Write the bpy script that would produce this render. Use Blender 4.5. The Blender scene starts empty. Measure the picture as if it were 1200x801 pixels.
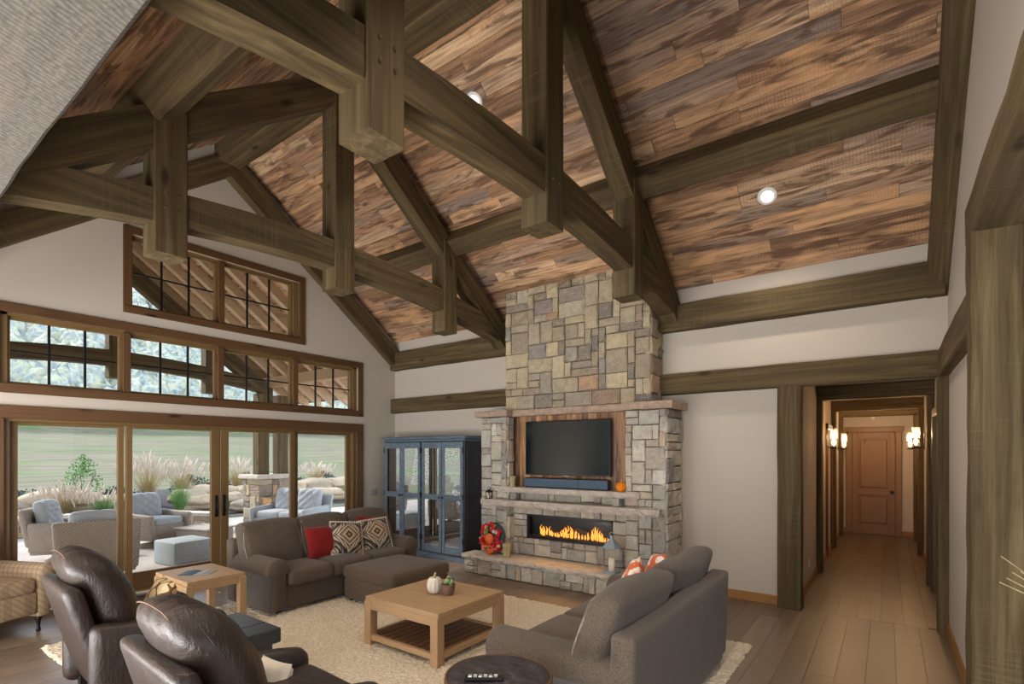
import bpy, math, random
from mathutils import Vector, Matrix
from mathutils.geometry import tessellate_polygon
PI = math.pi
S = bpy.context.scene
COL = S.collection
# ------------------------------------------------------------------ camera
cam_d = bpy.data.cameras.new('camera'); cam = bpy.data.objects.new('camera', cam_d); COL.objects.link(cam)
cam.location = (7.55, -6.6, 1.75)
cam.rotation_euler = (PI/2, 0, math.atan2(440, 604))
cam_d.sensor_width = 36; cam_d.lens = 36*604/1200; cam_d.shift_y = 130/1200
cam_d.clip_start = 0.05; cam_d.clip_end = 400
S.camera = cam
# ------------------------------------------------------------------ sky, sun, large lights, exposure
S.view_settings.view_transform = 'Standard'; S.view_settings.look = 'None'
S.view_settings.gamma = 1; S.view_settings.use_curve_mapping = False
S.view_settings.exposure = 0.28
S.cycles.use_denoising = True
S.cycles.max_bounces = 10; S.cycles.diffuse_bounces = 5; S.cycles.glossy_bounces = 4
S.cycles.transparent_max_bounces = 16; S.cycles.transmission_bounces = 6
S.cycles.sample_clamp_indirect = 6
world = bpy.data.worlds.new('sky'); S.world = world; world.use_nodes = True
wn = world.node_tree; wn.nodes.clear()
wo = wn.nodes.new('ShaderNodeOutputWorld'); wb = wn.nodes.new('ShaderNodeBackground')
wt = wn.nodes.new('ShaderNodeTexCoord'); ws = wn.nodes.new('ShaderNodeSeparateXYZ'); wr = wn.nodes.new('ShaderNodeValToRGB')
wn.links.new(wt.outputs['Generated'], ws.inputs[0]); wn.links.new(ws.outputs['Z'], wr.inputs[0])
wr.color_ramp.elements[0].color = (0.80, 0.87, 0.95, 1); wr.color_ramp.elements[0].position = 0.0
wr.color_ramp.elements[1].color = (0.66, 0.78, 0.96, 1); wr.color_ramp.elements[1].position = 0.9
wn.links.new(wr.outputs[0], wb.inputs[0]); wb.inputs[1].default_value = 2.6
wn.links.new(wb.outputs[0], wo.inputs[0])

def lamp(name, kind, loc, energy, color=(1, 1, 1), rot=(0, 0, 0), **kw):
    d = bpy.data.lights.new(name, kind); o = bpy.data.objects.new(name, d); COL.objects.link(o)
    o.location = loc; o.rotation_euler = rot; d.energy = energy; d.color = color
    for k, v in kw.items(): setattr(d, k, v)
    return o
lamp('sun', 'SUN', (-20, -10, 30), 4.6, (1, .94, .84), Vector((0, 0, -1)).rotation_difference(Vector((.80, .28, -.53))).to_euler(), angle=.10)
# added area lights: unseen fill in place of kitchen daylight and floor bounce
lamp('added_kitchen_fill', 'AREA', (5.0, -9.6, 1.5), 150, (1, .96, .92), (math.radians(100), 0, 0), shape='RECTANGLE', size=7.0, size_y=2.2)
lamp('added_upward_fill', 'AREA', (3.4, -7.7, .12), 560, (1, .975, .95), (math.radians(158), 0, 0), shape='RECTANGLE', size=6.0, size_y=1.6)
lamp('side_room_light', 'AREA', (11.5, -4.8, 1.6), 70, (.75, .88, 1), (PI/2, 0, PI/2), shape='RECTANGLE', size=3.0, size_y=2.0)

# ------------------------------------------------------------------ node helpers
class NT:
    def __init__(self, name):
        self.m = bpy.data.materials.new(name); self.m.use_nodes = True
        self.t = self.m.node_tree; self.t.nodes.clear()
        self.out = self.n('ShaderNodeOutputMaterial'); self.b = self.n('ShaderNodeBsdfPrincipled')
        self.l(self.b.outputs[0], self.out.inputs[0])
    def n(self, ty, **kw):
        x = self.t.nodes.new(ty)
        for k, v in kw.items(): setattr(x, k, v)
        return x
    def l(self, a, b): self.t.links.new(a, b)
    def setv(self, sock, v):
        if isinstance(v, (int, float)): sock.default_value = v
        elif isinstance(v, tuple): sock.default_value = v if len(v) != 3 or sock.type != 'RGBA' else (*v, 1)
        else: self.l(v, sock)
    def coord(self, scale=(1, 1, 1), rnd=60.0):
        tc = self.n('ShaderNodeTexCoord'); v = tc.outputs['Object']
        if getattr(self, 'rotx', 0):
            vr = self.n('ShaderNodeVectorRotate', rotation_type='X_AXIS'); self.l(v, vr.inputs[0]); vr.inputs['Angle'].default_value = self.rotx; v = vr.outputs[0]
        if rnd:
            oi = self.n('ShaderNodeObjectInfo'); ml = self.n('ShaderNodeMath', operation='MULTIPLY'); self.l(oi.outputs['Random'], ml.inputs[0]); ml.inputs[1].default_value = rnd
            ad = self.n('ShaderNodeVectorMath', operation='ADD'); self.l(v, ad.inputs[0]); self.l(ml.outputs[0], ad.inputs[1]); v = ad.outputs[0]
        mp = self.n('ShaderNodeVectorMath', operation='MULTIPLY'); self.l(v, mp.inputs[0]); mp.inputs[1].default_value = scale
        return mp.outputs[0]
    def rand(self): return self.n('ShaderNodeObjectInfo').outputs['Random']
    def noise(self, vec, scale=1, detail=4, rough=.6, dist=0):
        x = self.n('ShaderNodeTexNoise'); self.l(vec, x.inputs['Vector']); x.inputs['Scale'].default_value = scale
        x.inputs['Detail'].default_value = detail; x.inputs['Roughness'].default_value = rough; x.inputs['Distortion'].default_value = dist
        return x.outputs['Fac']
    def vor(self, vec, scale=1, feat='F1', out='Distance'):
        x = self.n('ShaderNodeTexVoronoi', feature=feat); self.l(vec, x.inputs['Vector']); x.inputs['Scale'].default_value = scale
        return x.outputs[out]
    def ramp(self, fac, stops, interp='LINEAR'):
        x = self.n('ShaderNodeValToRGB'); self.setv(x.inputs[0], fac); r = x.color_ramp; r.interpolation = interp
        while len(r.elements) < len(stops): r.elements.new(.5)
        for e, (p, c) in zip(list(r.elements), stops):
            e.position = p; e.color = (*c, 1) if len(c) == 3 else c
        return x.outputs[0]
    def mix(self, fac, a, b, mode='MIX'):
        x = self.n('ShaderNodeMix', data_type='RGBA', blend_type=mode)
        self.setv(x.inputs[0], fac); self.setv(x.inputs[6], a); self.setv(x.inputs[7], b)
        return x.outputs[2]
    def math(self, op, a, b=0.0, c=0.0):
        x = self.n('ShaderNodeMath', operation=op)
        self.setv(x.inputs[0], a); self.setv(x.inputs[1], b); self.setv(x.inputs[2], c)
        return x.outputs[0]
    def xyz(self, vec):
        s = self.n('ShaderNodeSeparateXYZ'); self.l(vec, s.inputs[0]); return s.outputs
    def bump(self, h, strength=.3, dist=.01):
        x = self.n('ShaderNodeBump'); x.inputs['Strength'].default_value = strength; x.inputs['Distance'].default_value = dist
        self.l(h, x.inputs['Height']); self.l(x.outputs[0], self.b.inputs['Normal'])
    def fin(self, col, rough=.6, metal=0.0, spec=None):
        self.setv(self.b.inputs['Base Color'], col); self.setv(self.b.inputs['Roughness'], rough); self.b.inputs['Metallic'].default_value = metal
        if spec is not None: self.b.inputs['Specular IOR Level'].default_value = spec
        return self.m
def lin(r, g, b):
    f = lambda c: (c/255/12.92) if c <= 10 else ((c/255+.055)/1.055)**2.4
    return (f(r), f(g), f(b))
AX = {'x': 0, 'y': 1, 'z': 2}
def axs(axis, along, across):
    s = [across]*3; s[AX[axis]] = along; return tuple(s)

def m_plain(name, col, rough=.6, metal=0.0, spec=None, var=.08, scale=6):
    k = NT(name); v = k.noise(k.coord((1, 1, 1)), scale, 3)
    c = k.mix(k.math('MULTIPLY', v, var*2), col, tuple(x*.55 for x in col))
    return k.fin(c, rough, metal, spec)
def m_timber(axis, saw=False, rotx=0):
    k = NT(('saw_marked_daylit_timber_' if saw else 'weathered_timber_')+axis); k.rotx = rotx
    g = k.noise(k.coord(axs(axis, .7, 16)), 1, 6, .65, .6)
    p = k.noise(k.coord(axs(axis, .5, 2.2)), 1, 3)
    kerf = k.noise(k.coord(axs(axis, 55, 1.5)), 1, 2, .5)
    c = k.ramp(g, [(.25, lin(44, 33, 20)), (.5, lin(84, 69, 44)), (.78, lin(122, 104, 72))])
    c = k.mix(k.ramp(p, [(.35, (0, 0, 0)), (.7, (1, 1, 1))]), c, k.mix(.5, c, lin(76, 66, 44)))
    kn = k.vor(k.coord(axs(axis, .9, 2.6)), 1.3)
    c = k.mix(k.ramp(kn, [(.05, (1, 1, 1)), (.13, (0, 0, 0))]), c, lin(52, 40, 24))
    c = k.mix(k.math('MULTIPLY', k.ramp(kerf, [(.5, (0, 0, 0)), (.7, (1, 1, 1))]), k.ramp(k.noise(k.coord((1, 1, 1), 23.0), 1.6, 2), [(.5, (0, 0, 0)), (.65, (.16, .16, .16))])), c, lin(140, 128, 106))
    if saw:
        kw = k.n('ShaderNodeTexWave', wave_type='BANDS', bands_direction='DIAGONAL'); k.l(k.coord((1, .35, 0), 0), kw.inputs['Vector'])
        kw.inputs['Scale'].default_value = 28; kw.inputs['Distortion'].default_value = 5; kw.inputs['Detail'].default_value = 3; kw.inputs['Detail Scale'].default_value = 1.2
        f2 = k.noise(k.coord((60, 60, 8), 0), 1, 3, .7)
        c = k.mix(.55, c, lin(84, 82, 80)); c = k.mix(k.math('MULTIPLY', kw.outputs['Fac'], k.math('MULTIPLY', f2, .6)), c, lin(128, 127, 126))  # saw bands, plus grey that puts cool window daylight into the header colour
        c = k.mix(k.ramp(f2, [(.35, (.5, .5, .5)), (.5, (0, 0, 0))]), c, lin(66, 60, 54)); kerf = k.math('ADD', kerf, k.math('MULTIPLY', kw.outputs['Fac'], 4))
    k.bump(k.math('ADD', g, k.math('MULTIPLY', kerf, .06)), .35, .01)
    return k.fin(c, .8, 0, .25)
T = {a: m_timber(a) for a in 'xyz'}; T['saw'] = m_timber('x', True); T['up'] = m_timber('y', False, math.atan(.75)); T['down'] = m_timber('y', False, -math.atan(.75))
def m_reclaimed(name, axis, bright=1.0):
    k = NT(name)
    r = k.rand()
    base = k.ramp(r, [(0, lin(128, 104, 82)), (.14, lin(184, 148, 114)), (.28, lin(150, 136, 126)), (.4, lin(208, 174, 136)), (.54, lin(140, 112, 88)),
                      (.68, lin(194, 158, 124)), (.8, lin(128, 118, 112)), (.92, lin(226, 196, 158)), (1, lin(172, 136, 102))])
    g = k.noise(k.coord(axs(axis, 1.6, 34)), 1, 6, .7, .4)
    p = k.noise(k.coord(axs(axis, 1.5, 9)), 1, 4, .6, 1.0)
    q = k.noise(k.coord(axs(axis, .9, 6), 97.0), 1, 3, .5, .5)
    sw = k.n('ShaderNodeTexWave', wave_type='BANDS', bands_direction=axis.upper()); k.l(k.coord((1, 1, 1)), sw.inputs['Vector'])
    sw.inputs['Scale'].default_value = 11; sw.inputs['Distortion'].default_value = 5; sw.inputs['Detail'].default_value = 3; sw.inputs['Detail Scale'].default_value = 2
    c = k.mix(k.ramp(g, [(.3, (.75, .75, .75)), (.62, (0, 0, 0))]), base, lin(60, 44, 34))
    c = k.mix(k.ramp(p, [(.5, (0, 0, 0)), (.6, (.8, .8, .8))]), c, lin(82, 62, 48))
    c = k.mix(k.ramp(q, [(.55, (0, 0, 0)), (.66, (.75, .75, .75))]), c, lin(206, 166, 124))
    c = k.mix(k.math('MULTIPLY', k.ramp(sw.outputs['Fac'], [(.5, (0, 0, 0)), (.8, (1, 1, 1))]), k.ramp(k.noise(k.coord((1, 1, 1), 31.0), .8, 2), [(.46, (0, 0, 0)), (.62, (.32, .32, .32))])), c, lin(100, 74, 56))
    if bright != 1: c = k.mix(1.0, c, (bright, bright*.93, bright*.85), 'MULTIPLY')
    c = k.mix(1.0, c, (1.14, 1.03, .95), 'MULTIPLY')
    k.bump(g, .2, .004)
    return k.fin(c, .72, 0, .3)
M = {}
M['plank'] = m_reclaimed('reclaimed_board_x', 'x')
M['plankz'] = m_reclaimed('reclaimed_board_z', 'z', .8)
def m_floor():
    k = NT('oak_floor_board')
    base = k.ramp(k.rand(), [(0, lin(98, 86, 75)), (.35, lin(126, 109, 93)), (.65, lin(110, 95, 82)), (1, lin(138, 119, 101))])
    g = k.noise(k.coord((26, 1.3, 26)), 1, 5, .65, .5); p = k.noise(k.coord((5, .8, 5)), 1, 3)
    c = k.mix(k.ramp(g, [(.3, (.55, .55, .55)), (.6, (0, 0, 0))]), base, lin(86, 66, 50))
    c = k.mix(k.ramp(p, [(.45, (0, 0, 0)), (.75, (.5, .5, .5))]), c, lin(102, 82, 66))
    k.bump(g, .12, .003)
    return k.fin(c, k.math('ADD', k.math('MULTIPLY', g, .2), .26), 0, .45)
M['floor'] = m_floor()
def m_wood(name, axis, a, b, rough=.5, across=14, knots=False):
    k = NT(name); g = k.noise(k.coord(axs(axis, .9, across)), 1, 5, .6, .8)
    w = k.noise(k.coord(axs(axis, .5, 3)), 1, 2)
    c = k.mix(g, k.mix(w, a, b), b)
    c = k.mix(k.ramp(g, [(.28, (.6, .6, .6)), (.45, (0, 0, 0))]), c, tuple(x*.5 for x in b))
    if knots:
        kn = k.vor(k.coord(axs(axis, 1.1, 4)), 1.2); c = k.mix(k.ramp(kn, [(.05, (1, 1, 1)), (.14, (0, 0, 0))]), c, tuple(x*.25 for x in b))
    k.bump(g, .1, .002)
    return k.fin(c, rough, 0, .4)
M['doorz'] = m_wood('golden_door_z', 'z', lin(152, 112, 58), lin(116, 80, 38), .4, 10, True); M['doorx'] = m_wood('golden_door_x', 'x', lin(152, 112, 58), lin(116, 80, 38), .4, 10)
for a in 'xyz':
    M['alder'+a] = m_wood('knotty_alder_'+a, a, lin(116, 82, 50), lin(78, 52, 30), .45, 12, True)
    M['oak'+a] = m_wood('pale_oak_'+a, a, lin(188, 156, 118), lin(158, 126, 92), .5)
    M['trim'+a] = m_wood('honey_trim_'+a, a, lin(176, 126, 68), lin(140, 94, 46), .45)
    M['clad'+a] = m_wood('window_cladding_'+a, a, lin(134, 104, 62), lin(100, 76, 44), .45)
M['paint'] = m_plain('wall_paint', lin(187, 176, 162), .85, var=.03, scale=1.5)
M['mortar'] = m_plain('mortar', lin(84, 76, 66), .95, var=.2, scale=40)
def m_stone(name, stops, speck=.35, bs=.6):
    k = NT(name)
    base = k.ramp(k.rand(), stops)
    n1 = k.noise(k.coord((1, 1, 1)), 9, 6, .65); n2 = k.noise(k.coord((1, 1, 1)), 60, 4, .7)
    n3 = k.noise(k.coord((1, 2, 3.5)), 5, 4, .6, 1.2)
    c = k.mix(k.ramp(n1, [(.35, (.5, .5, .5)), (.6, (0, 0, 0))]), base, k.mix(.55, base, lin(70, 66, 64)))
    c = k.mix(k.ramp(n3, [(.55, (0, 0, 0)), (.72, (.5, .5, .5))]), c, lin(186, 164, 126))
    c = k.mix(k.ramp(n2, [(.5, (0, 0, 0)), (.75, (speck, speck, speck))]), c, lin(225, 214, 196))
    k.bump(k.math('ADD', n1, k.math('MULTIPLY', n2, .35)), bs, .03)
    return k.fin(c, .88, 0, .3)
M['stone'] = m_stone('field_stone', [(0, lin(136, 126, 114)), (.10, lin(184, 168, 138)), (.22, lin(196, 178, 142)), (.34, lin(120, 112, 106)), (.44, lin(170, 152, 124)), (.56, lin(150, 140, 128)),
        (.66, lin(202, 184, 150)), (.76, lin(108, 102, 100)), (.85, lin(186, 150, 116)), (.92, lin(132, 130, 128)), (1, lin(208, 194, 164))], .45, 1.3)
M['ledge'] = m_stone('ledge_stone', [(0, lin(200, 186, 174)), (1, lin(210, 198, 186))], .5, 1.4)
M['boulder'] = m_stone('sandstone_boulder', [(0, lin(170, 150, 122)), (.5, lin(148, 134, 116)), (1, lin(180, 160, 132))], .3, .8)
def m_fabric(name, a, b, scale=260, rough=.95, bs=.35, big=.25):
    k = NT(name); v = k.coord((1, 1, 1)); n = k.noise(v, scale, 2, .8); w = k.noise(v, 3.5, 3)
    c = k.mix(k.ramp(n, [(.35, (0, 0, 0)), (.65, (1, 1, 1))]), a, b)
    c = k.mix(k.math('MULTIPLY', w, big), c, tuple(x*.6 for x in a))
    k.bump(n, bs, .004); m = k.fin(c, rough, 0, .15)
    k.b.inputs['Sheen Weight'].default_value = .15
    return m
M['sofa'] = m_fabric('brown_tweed', lin(62, 53, 45), lin(112, 99, 87), 210)
M['sofa_light'] = m_fabric('taupe_tweed', lin(120, 112, 104), lin(168, 158, 148), 150)
M['ottoman'] = m_fabric('ottoman_cloth', lin(70, 57, 47), lin(104, 88, 75), 150)
M['red'] = m_fabric('red_cloth', lin(112, 22, 22), lin(140, 34, 30), 300)
M['cream'] = m_fabric('cream_cloth', lin(212, 200, 184), lin(228, 218, 204), 300)
M['tan'] = m_fabric('tan_cloth', lin(150, 112, 70), lin(176, 134, 88), 260)
M['cushion'] = m_fabric('outdoor_cushion', lin(158, 164, 170), lin(182, 186, 190), 200, big=.1)
def m_leather():
    k = NT('dark_leather'); v = k.coord((1, 1, 1)); n = k.noise(v, 5, 5, .6, .6); f = k.vor(v, 160)
    c = k.mix(n, lin(27, 19, 16), lin(52, 37, 30))
    k.bump(k.math('ADD', k.noise(k.coord((3, 9, 3)), 3, 3), k.math('MULTIPLY', f, .12)), .35, .02)
    return k.fin(c, .42, 0, .5)
M['leather'] = m_leather()
def m_rug():
    k = NT('shag_rug'); v = k.coord((1, 1, 1), 0); n = k.noise(v, 70, 3, .7); w = k.noise(v, 4, 4)
    c = k.ramp(n, [(.3, lin(190, 174, 150)), (.6, lin(236, 224, 204))])
    c = k.mix(k.math('MULTIPLY', w, .4), c, lin(206, 186, 156))
    k.bump(n, .9, .02); return k.fin(c, .98, 0, .05)
M['rug'] = m_rug()
M['iron'] = m_plain('dark_iron', lin(38, 36, 36), .45, .8, var=.1)
M['black'] = m_plain('black_plastic', lin(20, 20, 22), .35, var=.05)
M['screen'] = m_plain('tv_glass', lin(10, 24, 26), .06, spec=.4, var=0.0)
M['soundbar'] = m_plain('soundbar_cloth', lin(60, 80, 100), .6, var=.1)
M['chrome'] = m_plain('brushed_steel', lin(150, 155, 160), .3, .9, var=.1)
M['zinc'] = m_plain('zinc_metal', lin(150, 162, 172), .4, .3, var=.1)
M['candle'] = m_plain('wax', lin(236, 226, 204), .5, var=.02)
M['white'] = m_plain('white_plastic', lin(226, 224, 220), .4, var=.02)
M['grey_switch'] = m_plain('grey_plate', lin(150, 150, 152), .5, var=.03)
M['soil'] = m_plain('mulch', lin(92, 78, 64), .95, var=.4, scale=30)
M['terracotta'] = m_plain('brown_clay', lin(112, 84, 68), .8, var=.3, scale=30)
M['mulch'] = m_plain('dark_mulch', lin(58, 54, 58), .95, var=.4, scale=40)
M['slate'] = None
def m_slate():
    k = NT('slate_top'); v = k.coord((1, 1, 1)); n = k.noise(k.coord((1, 3, 1)), 9, 6, .7, 1)
    c = k.ramp(n, [(.36, lin(30, 27, 29)), (.55, lin(58, 52, 56)), (.7, lin(104, 94, 96))]); k.bump(n, .15, .005)
    return k.fin(c, .4)
M['slate'] = m_slate()
M['stone2'] = m_stone('split_face_stone', [(0, lin(176, 168, 156)), (.12, lin(206, 196, 178)), (.25, lin(222, 212, 194)), (.36, lin(160, 156, 152)), (.48, lin(200, 190, 172)), (.6, lin(186, 182, 176)),
        (.7, lin(224, 214, 194)), (.8, lin(148, 146, 146)), (.9, lin(206, 184, 158)), (1, lin(232, 226, 212))], .5, 1.6)
M['cap'] = m_stone('cap_stone', [(0, lin(172, 146, 128)), (1, lin(182, 156, 136))], .4, 1.2)
def m_cabinet():
    k = NT('blue_grey_paint'); n = k.noise(k.coord((3, 3, 14)), 3, 5, .7); c = k.ramp(n, [(.3, lin(70, 82, 94)), (.62, lin(100, 116, 130)), (.8, lin(122, 134, 142))])
    return k.fin(c, .45)
M['cabinet'] = m_cabinet()
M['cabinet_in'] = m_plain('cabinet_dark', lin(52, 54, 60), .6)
def m_glass(name, tint=(1, 1, 1), refl=1.0):
    k = NT(name); t = k.t; tr = k.n('ShaderNodeBsdfTransparent'); tr.inputs[0].default_value = (*tint, 1)
    gl = k.n('ShaderNodeBsdfGlossy'); gl.inputs['Roughness'].default_value = .0
    fr = k.n('ShaderNodeFresnel'); fr.inputs[0].default_value = 1.5
    mx = k.n('ShaderNodeMixShader'); gm = k.n('ShaderNodeNewGeometry'); k.l(k.math('MULTIPLY', k.math('MINIMUM', k.math('MULTIPLY', fr.outputs[0], refl), .8), k.math('SUBTRACT', 1.0, gm.outputs['Backfacing'])), mx.inputs[0])
    k.l(tr.outputs[0], mx.inputs[1]); k.l(gl.outputs[0], mx.inputs[2]); k.l(mx.outputs[0], k.out.inputs[0]); t.nodes.remove(k.b)
    return k.m
M['glass'] = m_glass('clear_glass')
def m_shade():
    k = NT('seeded_glass'); t = k.t; tr = k.n('ShaderNodeBsdfTransparent'); tl = k.n('ShaderNodeBsdfTranslucent'); mx = k.n('ShaderNodeMixShader'); mx.inputs[0].default_value = .07
    k.l(tr.outputs[0], mx.inputs[1]); k.l(tl.outputs[0], mx.inputs[2]); k.l(mx.outputs[0], k.out.inputs[0]); t.nodes.remove(k.b); return k.m
M['shade'] = m_shade()
M['cabglass'] = m_glass('cabinet_glass', (.8, .88, .88), 13.0)
def m_emit(name, col, strength):
    k = NT(name); k.b.inputs['Base Color'].default_value = (0, 0, 0, 1); k.b.inputs['Emission Color'].default_value = (*col, 1); k.b.inputs['Emission Strength'].default_value = strength
    return k.m
M['bulb'] = m_emit('warm_bulb', (1, .62, .28), 22)
M['lens'] = m_emit('downlight_lens', (1, .88, .8), 2.5)
M['flame'] = None
def m_flame():
    k = NT('flame'); z = k.xyz(k.coord((1, 1, 1), 0))[2]
    c = k.ramp(k.math('DIVIDE', k.math('SUBTRACT', z, .54), .24), [(0, (1, .34, .05)), (.35, (1, .36, .06)), (.75, (.9, .16, .015)), (1, (.55, .05, .01))])
    k.b.inputs['Base Color'].default_value = (0, 0, 0, 1); k.l(c, k.b.inputs['Emission Color']); k.b.inputs['Emission Strength'].default_value = 1.7
    return k.m
M['flame'] = m_flame()
def m_kilim():
    k = NT('kilim_cloth'); o = k.xyz(k.coord((1, 1, 1), 0))
    ax = k.math('ABSOLUTE', o[0]); az = k.math('ABSOLUTE', k.math('SUBTRACT', o[2], .03))
    d = k.math('ADD', k.math('MULTIPLY', ax, 1.0), k.math('MULTIPLY', az, 1.1))
    st = k.math('MULTIPLY', k.math('FLOOR', k.math('MULTIPLY', d, 70)), 1/70)
    cr = lin(184, 168, 144); dk = lin(44, 38, 40); br = lin(150, 116, 82); gy = lin(96, 94, 98)
    c = k.ramp(k.math('MULTIPLY', st, 2.6), [(0, br), (.07, dk), (.13, cr), (.2, br), (.27, dk), (.32, cr), (.38, dk), (.44, cr), (.62, dk), (.68, gy), (.76, cr), (.82, dk), (.9, cr)], 'CONSTANT')
    zig = k.math('PINGPONG', k.math('ADD', ax, k.math('MULTIPLY', az, .6)), .018)
    c = k.mix(k.math('MULTIPLY', k.math('LESS_THAN', zig, .005), k.math('GREATER_THAN', d, .17)), c, dk)
    n = k.noise(k.coord((1, 1, 1), 0), 240, 2, .7); k.bump(n, .4, .004)
    c = k.mix(k.math('MULTIPLY', n, .25), c, lin(120, 104, 88))
    return k.fin(c, .95, 0, .1)
M['kilim'] = m_kilim()
def m_trellis():
    k = NT('trellis_cloth'); o = k.xyz(k.coord((1, 1, 1), 0))
    a = k.math('SINE', k.math('MULTIPLY', o[0], 42)); b = k.math('SINE', k.math('MULTIPLY', o[2], 42))
    w = k.math('ABSOLUTE', k.math('ADD', a, b)); c = k.mix(k.math('LESS_THAN', w, .38), lin(214, 190, 152), lin(112, 78, 46))
    return k.fin(c, .95, 0, .1)
M['trellis'] = m_trellis()
def m_autumn():
    k = NT('autumn_print_cloth'); v = k.coord((1, 1, 1)); n = k.noise(v, 11, 3, .6); q = k.vor(v, 26)
    c = k.mix(k.ramp(n, [(.47, (0, 0, 0)), (.53, (1, 1, 1))]), lin(232, 220, 208), lin(206, 104, 70))
    c = k.mix(k.ramp(q, [(.15, (1, 1, 1)), (.25, (0, 0, 0))]), c, lin(224, 150, 110))
    return k.fin(c, .95, 0, .1)
M['autumn'] = m_autumn()
def m_plaid():
    k = NT('plaid_cloth'); o = k.xyz(k.coord((1, 1, 1), 0)); s = k.math('ADD', o[0], k.math('MULTIPLY', o[1], .35))
    a = k.math('PINGPONG', s, .03); b = k.math('PINGPONG', k.math('ADD', o[2], k.math('MULTIPLY', o[1], .9)), .03)
    base = k.mix(k.noise(k.coord((1, 1, 1), 0), 220, 2), lin(168, 146, 118), lin(146, 124, 98))
    c = k.mix(k.math('MULTIPLY', k.math('LESS_THAN', a, .012), .4), base, lin(112, 96, 84)); c = k.mix(k.math('MULTIPLY', k.math('LESS_THAN', b, .012), .4), c, lin(116, 98, 86))
    c = k.mix(k.math('MULTIPLY', k.math('GREATER_THAN', a, .041), .3), c, lin(214, 196, 168))
    return k.fin(c, .95, 0, .1)
M['plaid'] = m_plaid()
def m_wicker(name, a, b):
    k = NT(name); o = k.xyz(k.coord((1, 1, 1), 0))
    u = k.math('SINE', k.math('MULTIPLY', k.math('ADD', o[0], o[1]), 150)); w = k.math('SINE', k.math('MULTIPLY', o[2], 175))
    p = k.math('ADD', k.math('MULTIPLY', k.math('MULTIPLY', u, w), .5), .5)
    n = k.noise(k.coord((1, 1, 1), 0), 14, 3)
    c = k.mix(p, a, b); c = k.mix(k.math('MULTIPLY', n, .3), c, tuple(x*.5 for x in a)); k.bump(p, .8, .008)
    return k.fin(c, .7, 0, .3)
M['wicker'] = m_wicker('brown_wicker', lin(128, 114, 102), lin(196, 184, 170))
M['wicker_grey'] = m_wicker('grey_wicker', lin(136, 144, 148), lin(190, 198, 200))
def m_ground(name, stops, sc, scale, rough=.95, bs=.2):
    k = NT(name); n = k.noise(k.coord(sc, 0), scale, 6, .65, .4); f = k.noise(k.coord((1, 1, 1), 0), 22, 4, .7)
    c = k.mix(k.math('MULTIPLY', f, .3), k.ramp(n, stops), stops[0][1]); k.bump(f, bs, .05)
    return k.fin(c, rough, 0, .1)
M['field'] = m_ground('hay_field', [(.30, lin(52, 92, 40)), (.40, lin(92, 112, 70)), (.47, lin(128, 116, 102)), (.56, lin(98, 92, 84)), (.66, lin(122, 114, 98)), (.78, lin(62, 98, 46))], (1.6, .16, 1.6), .8)
M['concrete'] = m_ground('patio_concrete', [(.3, lin(160, 152, 144)), (.7, lin(184, 176, 168))], (1, 1, 1), 1.2, .8, .05)
M['forest'] = m_ground('wooded_hill', [(.3, lin(120, 142, 140)), (.5, lin(158, 178, 176)), (.62, lin(176, 188, 160)), (.8, lin(136, 160, 150))], (1, 1, 1), .25)
def m_leafy(name, stops, scale=30):
    k = NT(name); n = k.noise(k.coord((1, 1, 1)), scale, 3, .7); c = k.ramp(n, stops)
    k.b.inputs['Subsurface Weight'].default_value = 0
    return k.fin(c, .8, 0, .15)
M['green'] = m_leafy('green_leaf', [(.3, lin(70, 112, 62)), (.7, lin(128, 168, 104))])
M['dkgreen'] = m_leafy('dark_leaf', [(.3, lin(48, 62, 66)), (.7, lin(80, 98, 98))])
M['plume'] = m_leafy('pale_plume', [(.3, lin(176, 160, 146)), (.7, lin(206, 194, 180))])
M['tree'] = m_leafy('haze_tinted_trees', [(.28, lin(112, 124, 122)), (.45, lin(148, 158, 156)), (.6, lin(184, 184, 156)), (.75, lin(136, 150, 144))], 1.1)  # tones paled so distance haze is painted into the foliage colour
M['porchwood'] = m_reclaimed('porch_board', 'y', 1.1)
M['straw'] = m_leafy('dry_straw', [(.3, lin(150, 132, 92)), (.7, lin(184, 168, 128))])
M['pumpkin'] = m_leafy('orange_rind', [(.3, lin(206, 104, 20)), (.7, lin(236, 140, 36))], 8)
M['palepumpkin'] = m_leafy('grey_white_rind', [(.3, lin(180, 172, 156)), (.7, lin(214, 206, 190))], 14)
M['flower_r'] = m_leafy('red_petal', [(.3, lin(170, 26, 26)), (.7, lin(214, 48, 36))])
M['flower_o'] = m_leafy('orange_petal', [(.3, lin(206, 84, 40)), (.7, lin(236, 128, 78))])
M['flower_p'] = m_leafy('plum_petal', [(.3, lin(120, 30, 70)), (.7, lin(160, 50, 96))])

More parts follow.
